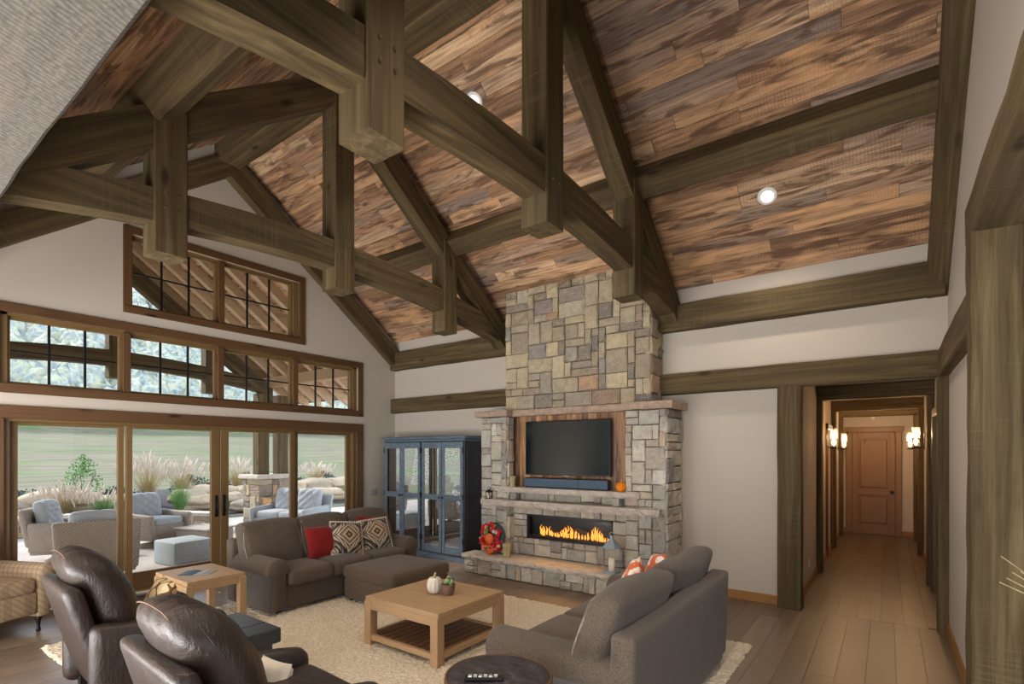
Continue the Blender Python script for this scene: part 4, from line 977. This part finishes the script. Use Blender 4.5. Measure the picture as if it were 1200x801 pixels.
# round slate table
o = thing('round_table', 'round slate-topped side table with wooden rim at the sofa arm', 'table', (5.92, -4.48, .012))
MB().lathe([(.262, .56), (.262, .589), (.003, .59)], n=40).done('slate_top', 'slate', o)
MB().ring([[(r*math.cos(2*PI*k/40), r*math.sin(2*PI*k/40), z) for k in range(40)] for r, z in ((.262, .55), (.276, .55), (.282, .57), (.279, .59), (.265, .593), (.262, .55))], cap=False).done('rim', 'alderx', o, True)
MB().lathe([(.05, .05), (.04, .3), (.05, .55)], n=16).done('pedestal', 'iron', o, True)
MB().lathe([(.2, 0), (.2, .02), (.05, .05), (.003, .06)], n=28).done('base', 'iron', o, True)
o = thing('remote_control', 'black remote control lying on the round slate table', 'remote', (5.90, -4.575, .6025), math.radians(36))
MB().cbox((-.10, -.024, .002), (.10, .024, .02), .006).done('body', 'black', o)
for i in range(6):
    for j in range(2): MB().cbox((-.08+i*.026, -.014+j*.018, .019), (-.062+i*.026, -.004+j*.018, .023), .001).done('button', ['white', 'grey_switch'][(i+j) % 2], o)

# ------------------------------------------------------------------ recliners
def recliner(label, loc, rz, seed):
    t = thing('leather_recliner', label, 'armchair', loc, rz, 'leather recliners'); W = .82; rg_ = random.Random(seed)
    MB().soft((.60, .72, .26), .03, c=(0, .08, .22), m=3).done('base', 'leather', t, True)
    MB().soft((.54, .62, .16), .06, (0, 0, .03), c=(0, .14, .41), m=5, k=3).done('seat_cushion', 'leather', t, True)
    def shell(P, tt): return (P.x, P.y-.20*(tt[2]+1)/2, P.z)
    MB().soft((.74, .11, .74), .045, c=(0, -.24, .50), m=6, k=3, fn=shell).done('back_shell', 'leather', t, True)
    def wrk(P, tt):
        top = max(0, tt[2]); z = P.z+.010*math.sin(34*P.x+2*math.sin(9*P.x))*(top > .55)-.035*abs(tt[0])**3*top
        return (P.x*(1-.05*top*top), P.y-.20*(tt[2]+1)/2-.05*top**2+.006*math.sin(15*P.z+5*P.x)*(tt[1] > 0), z)
    bc = MB().soft((.64, .25, .62), .115, (.012, .045, .02), c=(0, -.12, .755), m=12, k=4, fn=wrk).done('back_cushion', 'leather', t, True)
    pts = [Vector(wrk(Vector((x, -.075, .318)), (x/.32, -.6, .5)))+Vector((0, -.21, .752-.045*abs(x/.3)**3)) for x in [-.21+.42*i_/16 for i_ in range(17)]]
    MB().tube(pts, .004, 6).done('piping', 'terracotta', bc, True)
    for s in (-1, 1):
        def crv(P, tt, s=s): return (P.x+s*.02*(tt[2]+1)/2, P.y, P.z-.05*tt[1]*(tt[2] > 0)+.015*math.sin(3*tt[1]))
        MB().soft((.14, .84, .52), .06, (.012, 0, .012), c=(s*.36, .06, .32), m=6, k=3, fn=crv).done('arm', 'leather', t, True)
    for sx in (-.28, .28):
        for sy in (-.26, .38): MB().cbox((sx-.025, sy-.025, 0), (sx+.025, sy+.025, .1), .004).done('foot', 'iron', t)
    return t
recliner('dark brown leather recliner with a tan trellis pillow, left of the black side table', (3.02, -5.14, .012), math.radians(-3), 1)
recliner('dark brown leather recliner nearest the camera, right of the black side table', (4.98, -5.26, .012), math.radians(-3), 2)
pillow('cream and brown trellis pillow on the left leather recliner', (3.09, -5.03, .63), .36, .13, -.45, math.radians(-8), 'trellis')
pillow('cream pillow tucked beside the nearest leather recliner back', (4.80, -5.10, .48), .26, .13, -.45, 0.1, 'cream')
# plaid armchair
pc = thing('plaid_armchair', 'tan plaid armchair with rolled arms and turned legs by the patio doors', 'armchair', (.60, -5.70, 0), math.atan2(.40, .91))
MB().soft((.80, .62, .22), .03, c=(0, 0, .29), m=3).done('base', 'plaid', pc, True)
MB().soft((.70, .60, .15), .05, (0, 0, .02), c=(.06, 0, .46), m=5, k=3).done('seat_cushion', 'plaid', pc, True)
MB().soft((.16, .78, .62), .07, c=(-.36, 0, .64), m=5, k=3).done('back', 'plaid', pc, True)
for s in (-1, 1):
    MB().soft((.80, .12, .46), .03, c=(0, s*.37, .37), m=3).done('arm_panel', 'plaid', pc, True)
    MB().tube([(-.36, s*.40, .57), (.38, s*.40, .57), (.41, s*.40, .57)], [.088, .088, .075], 16).done('rolled_arm', 'plaid', pc, True)
for sx in (-.34, .36):
    for sy in (-.34, .34): MB().lathe([(.016, 0), (.02, .02), (.014, .04), (.018, .1), (.03, .13), (.024, .15), (.034, .19)], (sx, sy, 0), 12).done('turned_leg', 'iron', pc, True)
# rug
def rug():
    b = MB(); nx, ny = 250, 190; x0, x1, y0, y1 = 1.42, 6.56, -5.36, -1.55; r = random.Random(6); vs = []; fs = []
    for i in range(nx+1):
        for j in range(ny+1):
            e = min(i, nx-i, j, ny-j); z = .004 if e == 0 else .012+r.uniform(0, .016)
            vs.append((x0+(x1-x0)*i/nx+r.uniform(-.008, .008), y0+(y1-y0)*j/ny+r.uniform(-.008, .008), z))
    for i in range(nx):
        for j in range(ny): a = i*(ny+1)+j; fs.append((a, a+ny+1, a+ny+2, a+1))
    b.o = Vector((4, -3.4, 0)); b.add(vs, fs); return b.done('area_rug', 'rug')
tag(rug(), 'large cream shag area rug under the seating group', 'rug', None, (4, -3.4, 0))

# ------------------------------------------------------------------ lights that show, then added lamps without fixtures
def sconce(x, y, s, label):
    t = thing('wall_sconce', label, 'sconce', (x, y, 1.92)); 
    MB().cbox((-.012 if s > 0 else 0, -.035, -.12), (0 if s > 0 else .012, .035, .12), .003).done('back_plate', 'iron', t).location.x = 0.012*s if False else 0
    MB().tube([(0, 0, -.06), (s*.05, 0, -.10), (s*.09, 0, -.10)], .008).lathe([(.045, -.10), (.05, -.08), (.0455, -.08)], (s*.09, 0, 0), 16).done('arm', 'iron', t, True)
    MB().lathe([(.046, -.08), (.046, .2)], (s*.09, 0, 0), 18).done('glass_shade', 'shade', t, True)
    MB().lathe([(.048, .03), (.048, .045)], (s*.09, 0, 0), 18).done('band', 'iron', t, True)
    MB().ball((s*.09, 0, -.0), (.024, .024, .055), 10, 7).done('bulb', 'bulb', t, True)
    l = lamp('sconce_light', 'POINT', (x+s*.09, y, 2.02), 13, (1, .60, .28), shadow_soft_size=.03); return t
sconce(6.783, 2.85, 1, 'wall sconce with glass cylinder, first on the left hallway wall')
sconce(6.783, 5.2, 1, 'wall sconce with glass cylinder, second on the left hallway wall')
sconce(7.972, 2.85, -1, 'wall sconce with glass cylinder, first on the right hallway wall')
sconce(7.972, 5.2, -1, 'wall sconce with glass cylinder, second on the right hallway wall')
def downlight(x, y, label, e):
    z = zc(y); sg = 1 if y > YR else -1; n = Vector((0, -SL*sg, -1)).normalized(); q = Vector((0, 0, 1)).rotation_difference(n)
    t = thing('recessed_downlight', label, 'light', Vector((x, y, z))+n*.024); t.rotation_euler = q.to_euler()
    MB().ring([[(r*math.cos(2*PI*k/28), r*math.sin(2*PI*k/28), zz) for k in range(28)] for r, zz in ((.062, -.03), (.065, .008), (.09, .008), (.094, 0.0), (.094, -.008))], cap=False).done('trim_ring', 'white', t, True)
    MB().lathe([(.061, .006), (.05, .012), (.004, .014)], n=24).done('lens', 'lens', t, True)
    lamp('downlight_or_added_spot', 'SPOT', Vector((x, y, z))+n*.06, e, (1, .86, .70), (math.radians(0), 0, 0), spot_size=math.radians(120), spot_blend=.8, shadow_soft_size=.08)
downlight(6.55, -.75, 'round recessed downlight in the planks above the hallway opening', 90)
downlight(3.93, -2.31, 'round recessed downlight high in the planks near the ridge', 130)
for (x, y, e) in ((3.93, -5.45, 110), (6.6, -4.6, 170), (1.3, -5.4, 50)):  # unseen spots added on the other slope to brighten the room
    lamp('downlight_or_added_spot', 'SPOT', (x, y, zc(y)-.08), e, (1, .88, .74), spot_size=math.radians(120), spot_blend=.8, shadow_soft_size=.1)
lamp('hall_light', 'POINT', (7.38, 5.8, 2.3), 10, (1, .7, .42), shadow_soft_size=.15)
# dried stems in a tall vase at the right edge
o = thing('vase_of_grasses', 'tall dark vase of dry straw grasses by the right-hand post', 'plant', (8.43, -3.55, 0))
MB().lathe([(.09, 0), (.13, .2), (.12, .5), (.06, .72), (.075, .8), (.06, .8)], n=18).done('vase', 'iron', o, True)
rs = random.Random(12)
for i in range(26):
    a = rs.uniform(0, 2*PI); k = rs.uniform(.2, .48); h = rs.uniform(1.15, 1.35)
    if i < 6: a = PI+rs.uniform(-.5, .5); k = rs.uniform(.40, .5); h = rs.uniform(1.18, 1.28)
    MB().tube([(0, 0, .7), (k*.4*math.cos(a), k*.4*math.sin(a), 1.05), (k*math.cos(a), k*math.sin(a), h-.0)], [.003, .003, .002], 5).done('stem', 'straw', o)

# ------------------------------------------------------------------ outside
patio = struct(MB().bx((-7.2, -12, -.2), (-.2, 9, -.05)).done('patio', 'concrete'))
def terrain():
    xs = [-6.9, -7.6, -8.5, -9.5, -11, -13, -16, -20, -26, -33, -42, -52, -62, -72, -84, -100, -120, -145]; b = MB(); ny = 60; vs = []; fs = []; r = random.Random(2)
    def hz(x):
        d = -x
        if d < 12: return -.12+(d-6.9)*.16
        if d < 64: return .70+(d-12)*.068
        return 4.23+(d-64)*.44
    for x in xs:
        for j in range(ny+1):
            y = -110+230*j/ny; vs.append((x, y, hz(x)+.15*math.sin(y*.11+x*.05)*min(1, -x/30)+r.uniform(-.03, .03)*min(3, -x/14)))
    for i in range(len(xs)-1):
        for j in range(ny): a = i*(ny+1)+j; fs.append((a, a+1, a+ny+2, a+ny+1))
    return hz, struct(b.add(vs, fs).done('hillside_ground', 'field', None, True))
HZ, _ = terrain()
# wooded ridge: far more trees than can be counted
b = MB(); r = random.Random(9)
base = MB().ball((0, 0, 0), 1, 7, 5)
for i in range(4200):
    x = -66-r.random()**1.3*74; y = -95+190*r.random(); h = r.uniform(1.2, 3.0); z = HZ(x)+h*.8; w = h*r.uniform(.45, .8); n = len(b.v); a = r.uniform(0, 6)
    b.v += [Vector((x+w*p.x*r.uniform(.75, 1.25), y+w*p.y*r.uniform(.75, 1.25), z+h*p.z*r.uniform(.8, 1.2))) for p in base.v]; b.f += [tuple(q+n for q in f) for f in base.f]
fo = b.done('woodland_trees', 'tree'); fo['kind'] = 'stuff'; fo['label'] = 'blue-green woodland with painted-in haze covering the hill beyond the field'; fo['category'] = 'trees'
# boulders
def boulder(x, y, sx, sy, sz, seed, label):
    r = random.Random(seed); ph = [r.uniform(0, 6) for _ in range(6)]
    def fn(P, t): return (P.x*(1+.12*math.sin(3*t[1]+ph[0])+.06*math.sin(7*t[2]+ph[3])), P.y*(1+.12*math.sin(3*t[0]+ph[1])+.08*math.sin(5*t[2]+ph[4])), P.z*(1+.10*math.sin(4*t[1]+ph[2])+.07*math.sin(6*t[0]+ph[5])))
    z = HZ(x)+sz*.36
    return tag(MB().soft((sx, sy, sz), min(sx, sy, sz)*.42, (.05, .05, .05), m=5, k=3, fn=fn).done('boulder', 'boulder', None, True), label, 'rock', 'landscape boulders beyond the patio', (x, y, z))
BL = [(-8.7, -3.95, .7, .9, .5, 'squarish tan boulder at the far left of the leftmost pane'), (-8.6, -3.5, .8, .6, .3, 'small flat boulder under the squarish tan one'),
      (-9.1, -2.85, 1.0, 1.5, .62, 'broad pale boulder behind the left wicker chair'), (-8.8, -1.75, .9, 1.0, .5, 'tan boulder right of the broad pale one in the leftmost pane'), (-8.3, -1.55, .6, .8, .3, 'low flat boulder at the right edge of the leftmost pane'),
      (-9.0, .05, .9, .8, .5, 'sandstone boulder touching the green grass clump'), (-8.5, .15, .7, .9, .42, 'lower sandstone boulder right of the green grass clump'), (-9.4, .85, .9, 1.2, .5, 'long flat-topped boulder beneath the dark rounded shrub'),
      (-8.7, 1.0, .8, .8, .4, 'tan boulder behind the door handles'), (-8.3, 1.55, .7, .7, .4, 'dark little boulder left of the porch pier'), (-9.2, 1.9, .9, .9, .5, 'grey boulder close to the left side of the porch pier'), (-8.0, 1.15, .6, .7, .3, 'rounded boulder low beside the patio wall end'),
      (-9.5, 3.4, .9, 1.0, .5, 'pale boulder at the left of the right-hand pane'), (-9.6, 4.5, .9, 1.1, .52, 'pale boulder in the middle of the right-hand pane'), (-9.7, 5.5, .9, 1.0, .5, 'pale boulder at the right of the right-hand pane'), (-8.7, 3.3, .7, .8, .35, 'small boulder low at the left of the right-hand pane'),
      (-8.4, 4.15, .8, 1.3, .42, 'wide low boulder in front in the right-hand pane')]
for i, (x, y, a, b_, c, lb) in enumerate(BL): boulder(x, y, a, b_, c, 30+i, lb)
# dark mulch bed between the boulders and the field
def mulch():
    b = MB(); r = random.Random(3); ys = [-9+18*i/90 for i in range(91)]; xs = [-7.7, -8.6, -9.5, -10.4, -11.3]; vs = []; fs = []
    for x in xs:
        for y in ys: vs.append((x, y, HZ(x)+(.05 if x in xs[1:-1] else -.02)+r.uniform(0, .05)))
    for i in range(4):
        for j in range(90): a = i*91+j; fs.append((a, a+1, a+92, a+91))
    o = b.add(vs, fs).done('mulch_bed', 'mulch', None, True); o['kind'] = 'stuff'; o['label'] = 'dark mulch bed around the landscape boulders'; o['category'] = 'ground'
mulch()
# seat wall
o = (-6.8, -2.4, -.05)
sw = thing('patio_seat_wall', 'low curved stone seat wall with pale cap at the patio edge', 'wall', o)
pts = [(-7.6, -6.2), (-7.55, -4.6), (-7.3, -3.2), (-6.85, -2.2), (-6.2, -1.55), (-5.4, -1.2), (-4.85, -.9)]
def along(pts, step):
    out = []
    for (a, b_) in zip(pts, pts[1:]):
        a = Vector((*a, 0)); b_ = Vector((*b_, 0)); n = max(1, round((b_-a).length/step)); out += [(a.lerp(b_, i/n), a.lerp(b_, (i+1)/n)) for i in range(n)]
    return out
rs = random.Random(5)
def block(a, b_, z0, z1, w, name, mat, g=.006):
    d = (b_-a).normalized(); n = Vector((-d.y, d.x, 0))*(w/2); e = d*g
    MB(o).hull8([Vector((p.x, p.y, z)) for z in (z0, z1) for p in (a+e-n, b_-e-n, b_-e+n, a+e+n)]).done(name, mat, sw)
for (a, b_) in along(pts, .62): block(a, b_, .31, .38, .40, 'cap_stone', 'ledge', .003)
for k, (z0, z1) in enumerate(((-.05, .07), (.075, .19), (.195, .305))):
    for (a, b_) in along(pts, .3+.07*k): block(a, b_, z0, z1, .3+rs.uniform(-.02, .02), 'wall_stone', 'stone')
# porch column: stone pier with cap and two timber posts
o = (-4.35, -.08, -.05)
pcm = thing('porch_column', 'square stone pier with two timber posts carrying the porch', 'column', o)
MB(o).bx((-4.72, -.5, -.05), (-3.98, .34, 1.14)).done('core', 'mortar', pcm)
stone_face(o, (-3.97, -.51, -.05), (0, 1, 0), (1, 0, 0), .86, 1.2, .14, pcm, rg)
stone_face(o, (-4.73, -.51, -.05), (1, 0, 0), (0, -1, 0), .76, 1.2, .14, pcm, rg)
MB(o).cbox((-4.8, -.6, 1.15), (-3.9, .44, 1.25), .02).done('cap_slab', 'ledge', pcm)
for y in (-.28, .2): MB(o).beam((-4.35, y, 1.25), (-4.35, y, 3.13), .26, .26, up=(0, 1, 0), seed=3).done('post', T['z'], pcm)
# porch roof
M['porchraft'] = m_wood('pale_rafter', 'y', lin(214, 188, 152), lin(190, 160, 124), .6)
M['soffit'] = m_reclaimed('porch_soffit_board', 'x', 1.0)
XP = -4.65
for sg, nm in ((1, 'long plank porch roof slope with exposed rafters, right side'), (-1, 'long plank porch roof slope with exposed rafters, left side')):
    mir = (lambda y: y) if sg > 0 else (lambda y: 2*YR-y)
    oo = (-2.4, mir(-1.5), 4.6); pf = thing('porch_roof', nm, 'roof', oo)
    ZP = lambda y: 3.62-SL*y
    nrow = 22
    for i in range(nrow):
        y0 = -3.1+(3.9)*i/nrow+.002; y1 = -3.1+3.9*(i+1)/nrow-.002
        MB(oo).prism([(mir(y0), ZP(y0)), (mir(y1), ZP(y1)), (mir(y1), ZP(y1)+.02), (mir(y0), ZP(y0)+.02)], 'x', XP-.3, -.22).done('roof_board', 'soffit', pf)
    MB(oo).prism([(mir(-3.12), ZP(-3.12)+.022), (mir(.85), ZP(.85)+.022), (mir(.85), ZP(.85)+.08), (mir(-3.12), ZP(-3.12)+.08)], 'x', XP-.35, -.22).done('shingle_deck', 'cabinet_in', pf)
    for k in range(9):
        x = -.45-k*.52
        MB(oo).prism([(mir(y), z) for y, z in ((.75, ZP(.75)-.20), (-3.05, ZP(-3.05)-.20), (-3.05, ZP(-3.05)-.005), (.75, ZP(.75)-.005))], 'x', x-.06, x+.06).done('rafter', M['porchraft'], pf)
    MB(oo).beam((XP+.1, mir(-.04), 3.42), (-.22, mir(-.04), 3.42), .2, .24, seed=21).done('eave_beam', 'oakx', pf)
truss(-4.4, 'timber porch truss outside, seen through the transom windows', -.36, .03, 'porch_truss')

# ------------------------------------------------------------------ plants outside
def grass(x, y, n, h, spread, mat, label, plumes=0, seed=0, pm='plume', name='ornamental_grass', z=None):
    r = random.Random(seed); zz = HZ(x)-.02 if z is None else z; t = thing(name, label, 'grass', (x, y, zz)); b = MB(); pb = MB()
    for i in range(n):
        a = r.uniform(0, 2*PI); k = spread*r.random()**.7; hh = h*r.uniform(.7, 1.05); w = .007; dx, dy = math.cos(a), math.sin(a); px, py = -dy*w, dx*w; q = []
        for s in (0, .4, .75, 1):
            c = Vector((dx*(.03+k*s**1.7), dy*(.03+k*s**1.7), hh*(s-.22*s**3*k/spread))); ww = (1-s*.9); q.append((c+Vector((px*ww, py*ww, 0)), c-Vector((px*ww, py*ww, 0))))
        m = len(b.v); b.v += [v for p in q for v in p]; b.f += [(m+2*j, m+2*j+1, m+2*j+3, m+2*j+2) for j in range(3)]
        if i < plumes:
            c = (q[3][0]+q[3][1])/2; pb.tube([c-Vector((0, 0, .02)), c+Vector((dx*.03, dy*.03, .1)), c+Vector((dx*.08, dy*.08, .22))], [.008, .022, .004], 5)
    bl = b.done('blades', mat, t); bl['kind'] = 'stuff'
    if plumes: p = pb.done('plumes', pm, t); p['kind'] = 'stuff'
    return t
grass(-7.6, -.75, 420, 1.05, .42, 'green', 'tall bright green grass clump left of the door handles', 0, 1)
grass(-9.3, -.9, 320, 1.35, .75, 'straw', 'feathery pale plumed grass behind the green clump', 120, 2)
grass(-9.6, .1, 260, 1.15, .7, 'straw', 'feathery pale plumed grass right of the green clump', 90, 3)
grass(-8.0, -2.25, 320, .75, .55, 'green', 'arching green grass above the left patio chair', 30, 4)
grass(-8.4, -2.95, 260, .85, .5, 'straw', 'pale arching grass in front of the broad boulder', 60, 5)
grass(-10.0, 1.9, 220, 1.1, .6, 'straw', 'pale plumed grass behind the porch column', 70, 6)
grass(-10.2, 5.0, 260, .9, .7, 'straw', 'pale grass beyond boulders in the right-hand pane', 60, 7)
grass(-8.2, 4.75, 160, .5, .3, 'green', 'short green tuft between boulders in the right-hand pane', 0, 8)
def shrub(x, y, r0, h, mat, label, seed, n=700, ls=.06):
    r = random.Random(seed); t = thing('shrub', label, 'shrub', (x, y, HZ(x)-.03)); b = MB()
    for i in range(n):
        a = r.uniform(0, 2*PI); u = r.random(); el = r.uniform(0, PI/2); k = r0*(.6+.4*r.random()); c = Vector((k*math.cos(el)*math.cos(a), k*math.cos(el)*math.sin(a), .08+h*math.sin(el)*(.6+.4*r.random())))
        d = Vector((r.uniform(-1, 1), r.uniform(-1, 1), r.uniform(-.3, 1))).normalized()*ls; w = d.cross(Vector((r.uniform(-1, 1), r.uniform(-1, 1), .3))).normalized()*ls*.4
        b.add([c, c+d*.5+w, c+d, c+d*.5-w], [(0, 1, 2, 3)])
    f = b.done('foliage', mat, t); f['kind'] = 'stuff'
    s = MB()
    for i in range(7):
        a = r.uniform(0, 6); s.tube([(0, 0, 0), (r0*.5*math.cos(a), r0*.5*math.sin(a), h*.7)], [.012, .004], 5)
    s.done('stems', 'soil', t)
for args in ((-10.2, .6, .7, .6, 'dkgreen', 'dark rounded shrub right of the plumed grass', 1), (-10.4, 2.4, .8, .6, 'dkgreen', 'dark rounded shrub left of the porch column', 2), (-10.6, 4.1, .7, .5, 'dkgreen', 'dark rounded shrub in the right-hand pane', 3), (-10.6, 5.6, .6, .5, 'dkgreen', 'dark low shrub far right in the right-hand pane', 6),
             (-9.9, -2.2, .55, 1.3, 'green', 'tall leafy green bush in the leftmost pane', 4), (-9.9, -3.6, 1.0, .45, 'dkgreen', 'low dark groundcover at the far left', 5), (-9.6, -1.5, .6, .45, 'dkgreen', 'low dark shrub beside the middle door stile', 7)): shrub(*args)

# ------------------------------------------------------------------ patio furniture
def wicker_chair(label, loc, rz, mat='wicker', swivel=True, w=.86, name='wicker_armchair', tufts=3):
    t = thing(name, label, 'patio chair', loc, rz); # faces +x
    def fl(P, tt): return (P.x-.10*(tt[2]+1)/2, P.y*(1+.06*(tt[2]+1)/2), P.z)
    MB().soft((.74, w-.06, .28), .03, c=(.0, 0, .28), m=3).done('base', mat, t, True)
    MB().soft((.10, w, .62), .04, c=(-.36, 0, .58), m=5, fn=fl).done('back', mat, t, True)
    for s in (-1, 1):
        def ar(P, tt, s=s): return (P.x, P.y+s*.03*(tt[2]+1)/2, P.z+.05*(1-tt[0])/2*(tt[2] > 0))
        MB().soft((.80, .11, .44), .04, c=(.02, s*(w/2-.06), .40), m=4, fn=ar).done('arm', mat, t, True)
    if swivel:
        MB().lathe([(.30, 0), (.31, .03), (.06, .06), (.05, .15)], n=24).done('swivel_base', 'wicker', t, True)
    else:
        for sx in (-.3, .3):
            for sy in (-w/2+.1, w/2-.1): MB().cbox((sx-.025, sy-.025, 0), (sx+.025, sy+.025, .15), .004).done('leg', mat, t)
    ns = 1 if w < 1 else 2; cw = (w-.26)/ns
    for i in range(ns):
        y = -cw*ns/2+cw*(i+.5)
        MB().soft((.62, cw-.01, .14), .05, (0, 0, .02), c=(.06, y, .48), m=4, k=3).done('seat_cushion', 'cushion', t, True)
        def tf(P, tt): return (P.x-.09*(tt[2]+1)/2+(.03*math.cos(3*PI*tt[1])*math.cos(3*PI*tt[2])*(1-tt[1]**2) if tt[0] > 0 else 0), P.y, P.z)
        MB().soft((.17, cw, .48), .07, (.02, 0, .02), c=(-.22, y, .76), m=14, k=3, fn=tf).done('back_cushion', 'cushion', t, True)
    return t
wicker_chair('brown wicker armchair with grey tufted cushion, seen side-on in the leftmost pane', (-3.75, -3.95, -.05), 1.0)
wicker_chair('brown wicker armchair with its back to the glass of the leftmost pane', (-1.55, -4.12, -.05), 2.85, w=.9)
wicker_chair('wicker armchair with tufted cushion facing the house beyond the second pane', (-4.05, -2.55, -.05), .35, 'wicker')
wicker_chair('grey wicker loveseat with tufted cushions before the porch column', (-3.0, -.35, -.05), -PI/2+.3, 'wicker_grey', False, 1.45, 'wicker_loveseat')
o = thing('wicker_ottoman', 'square grey wicker ottoman just outside the second pane', 'ottoman', (-1.85, -2.9, -.05), .1)
MB().soft((.66, .62, .38), .03, (0, 0, .01), c=(0, 0, .19), m=3).done('body', 'wicker_grey', o, True)
o = thing('patio_table', 'low wicker table with pale top beyond the grey ottoman', 'table', (-3.2, -2.0, -.05), .3)
MB().soft((.80, .60, .34), .03, c=(0, 0, .17), m=3).done('body', 'wicker', o, True)
MB().cbox((-.43, -.33, .34), (.43, .33, .37), .006).done('top', 'concrete', o)
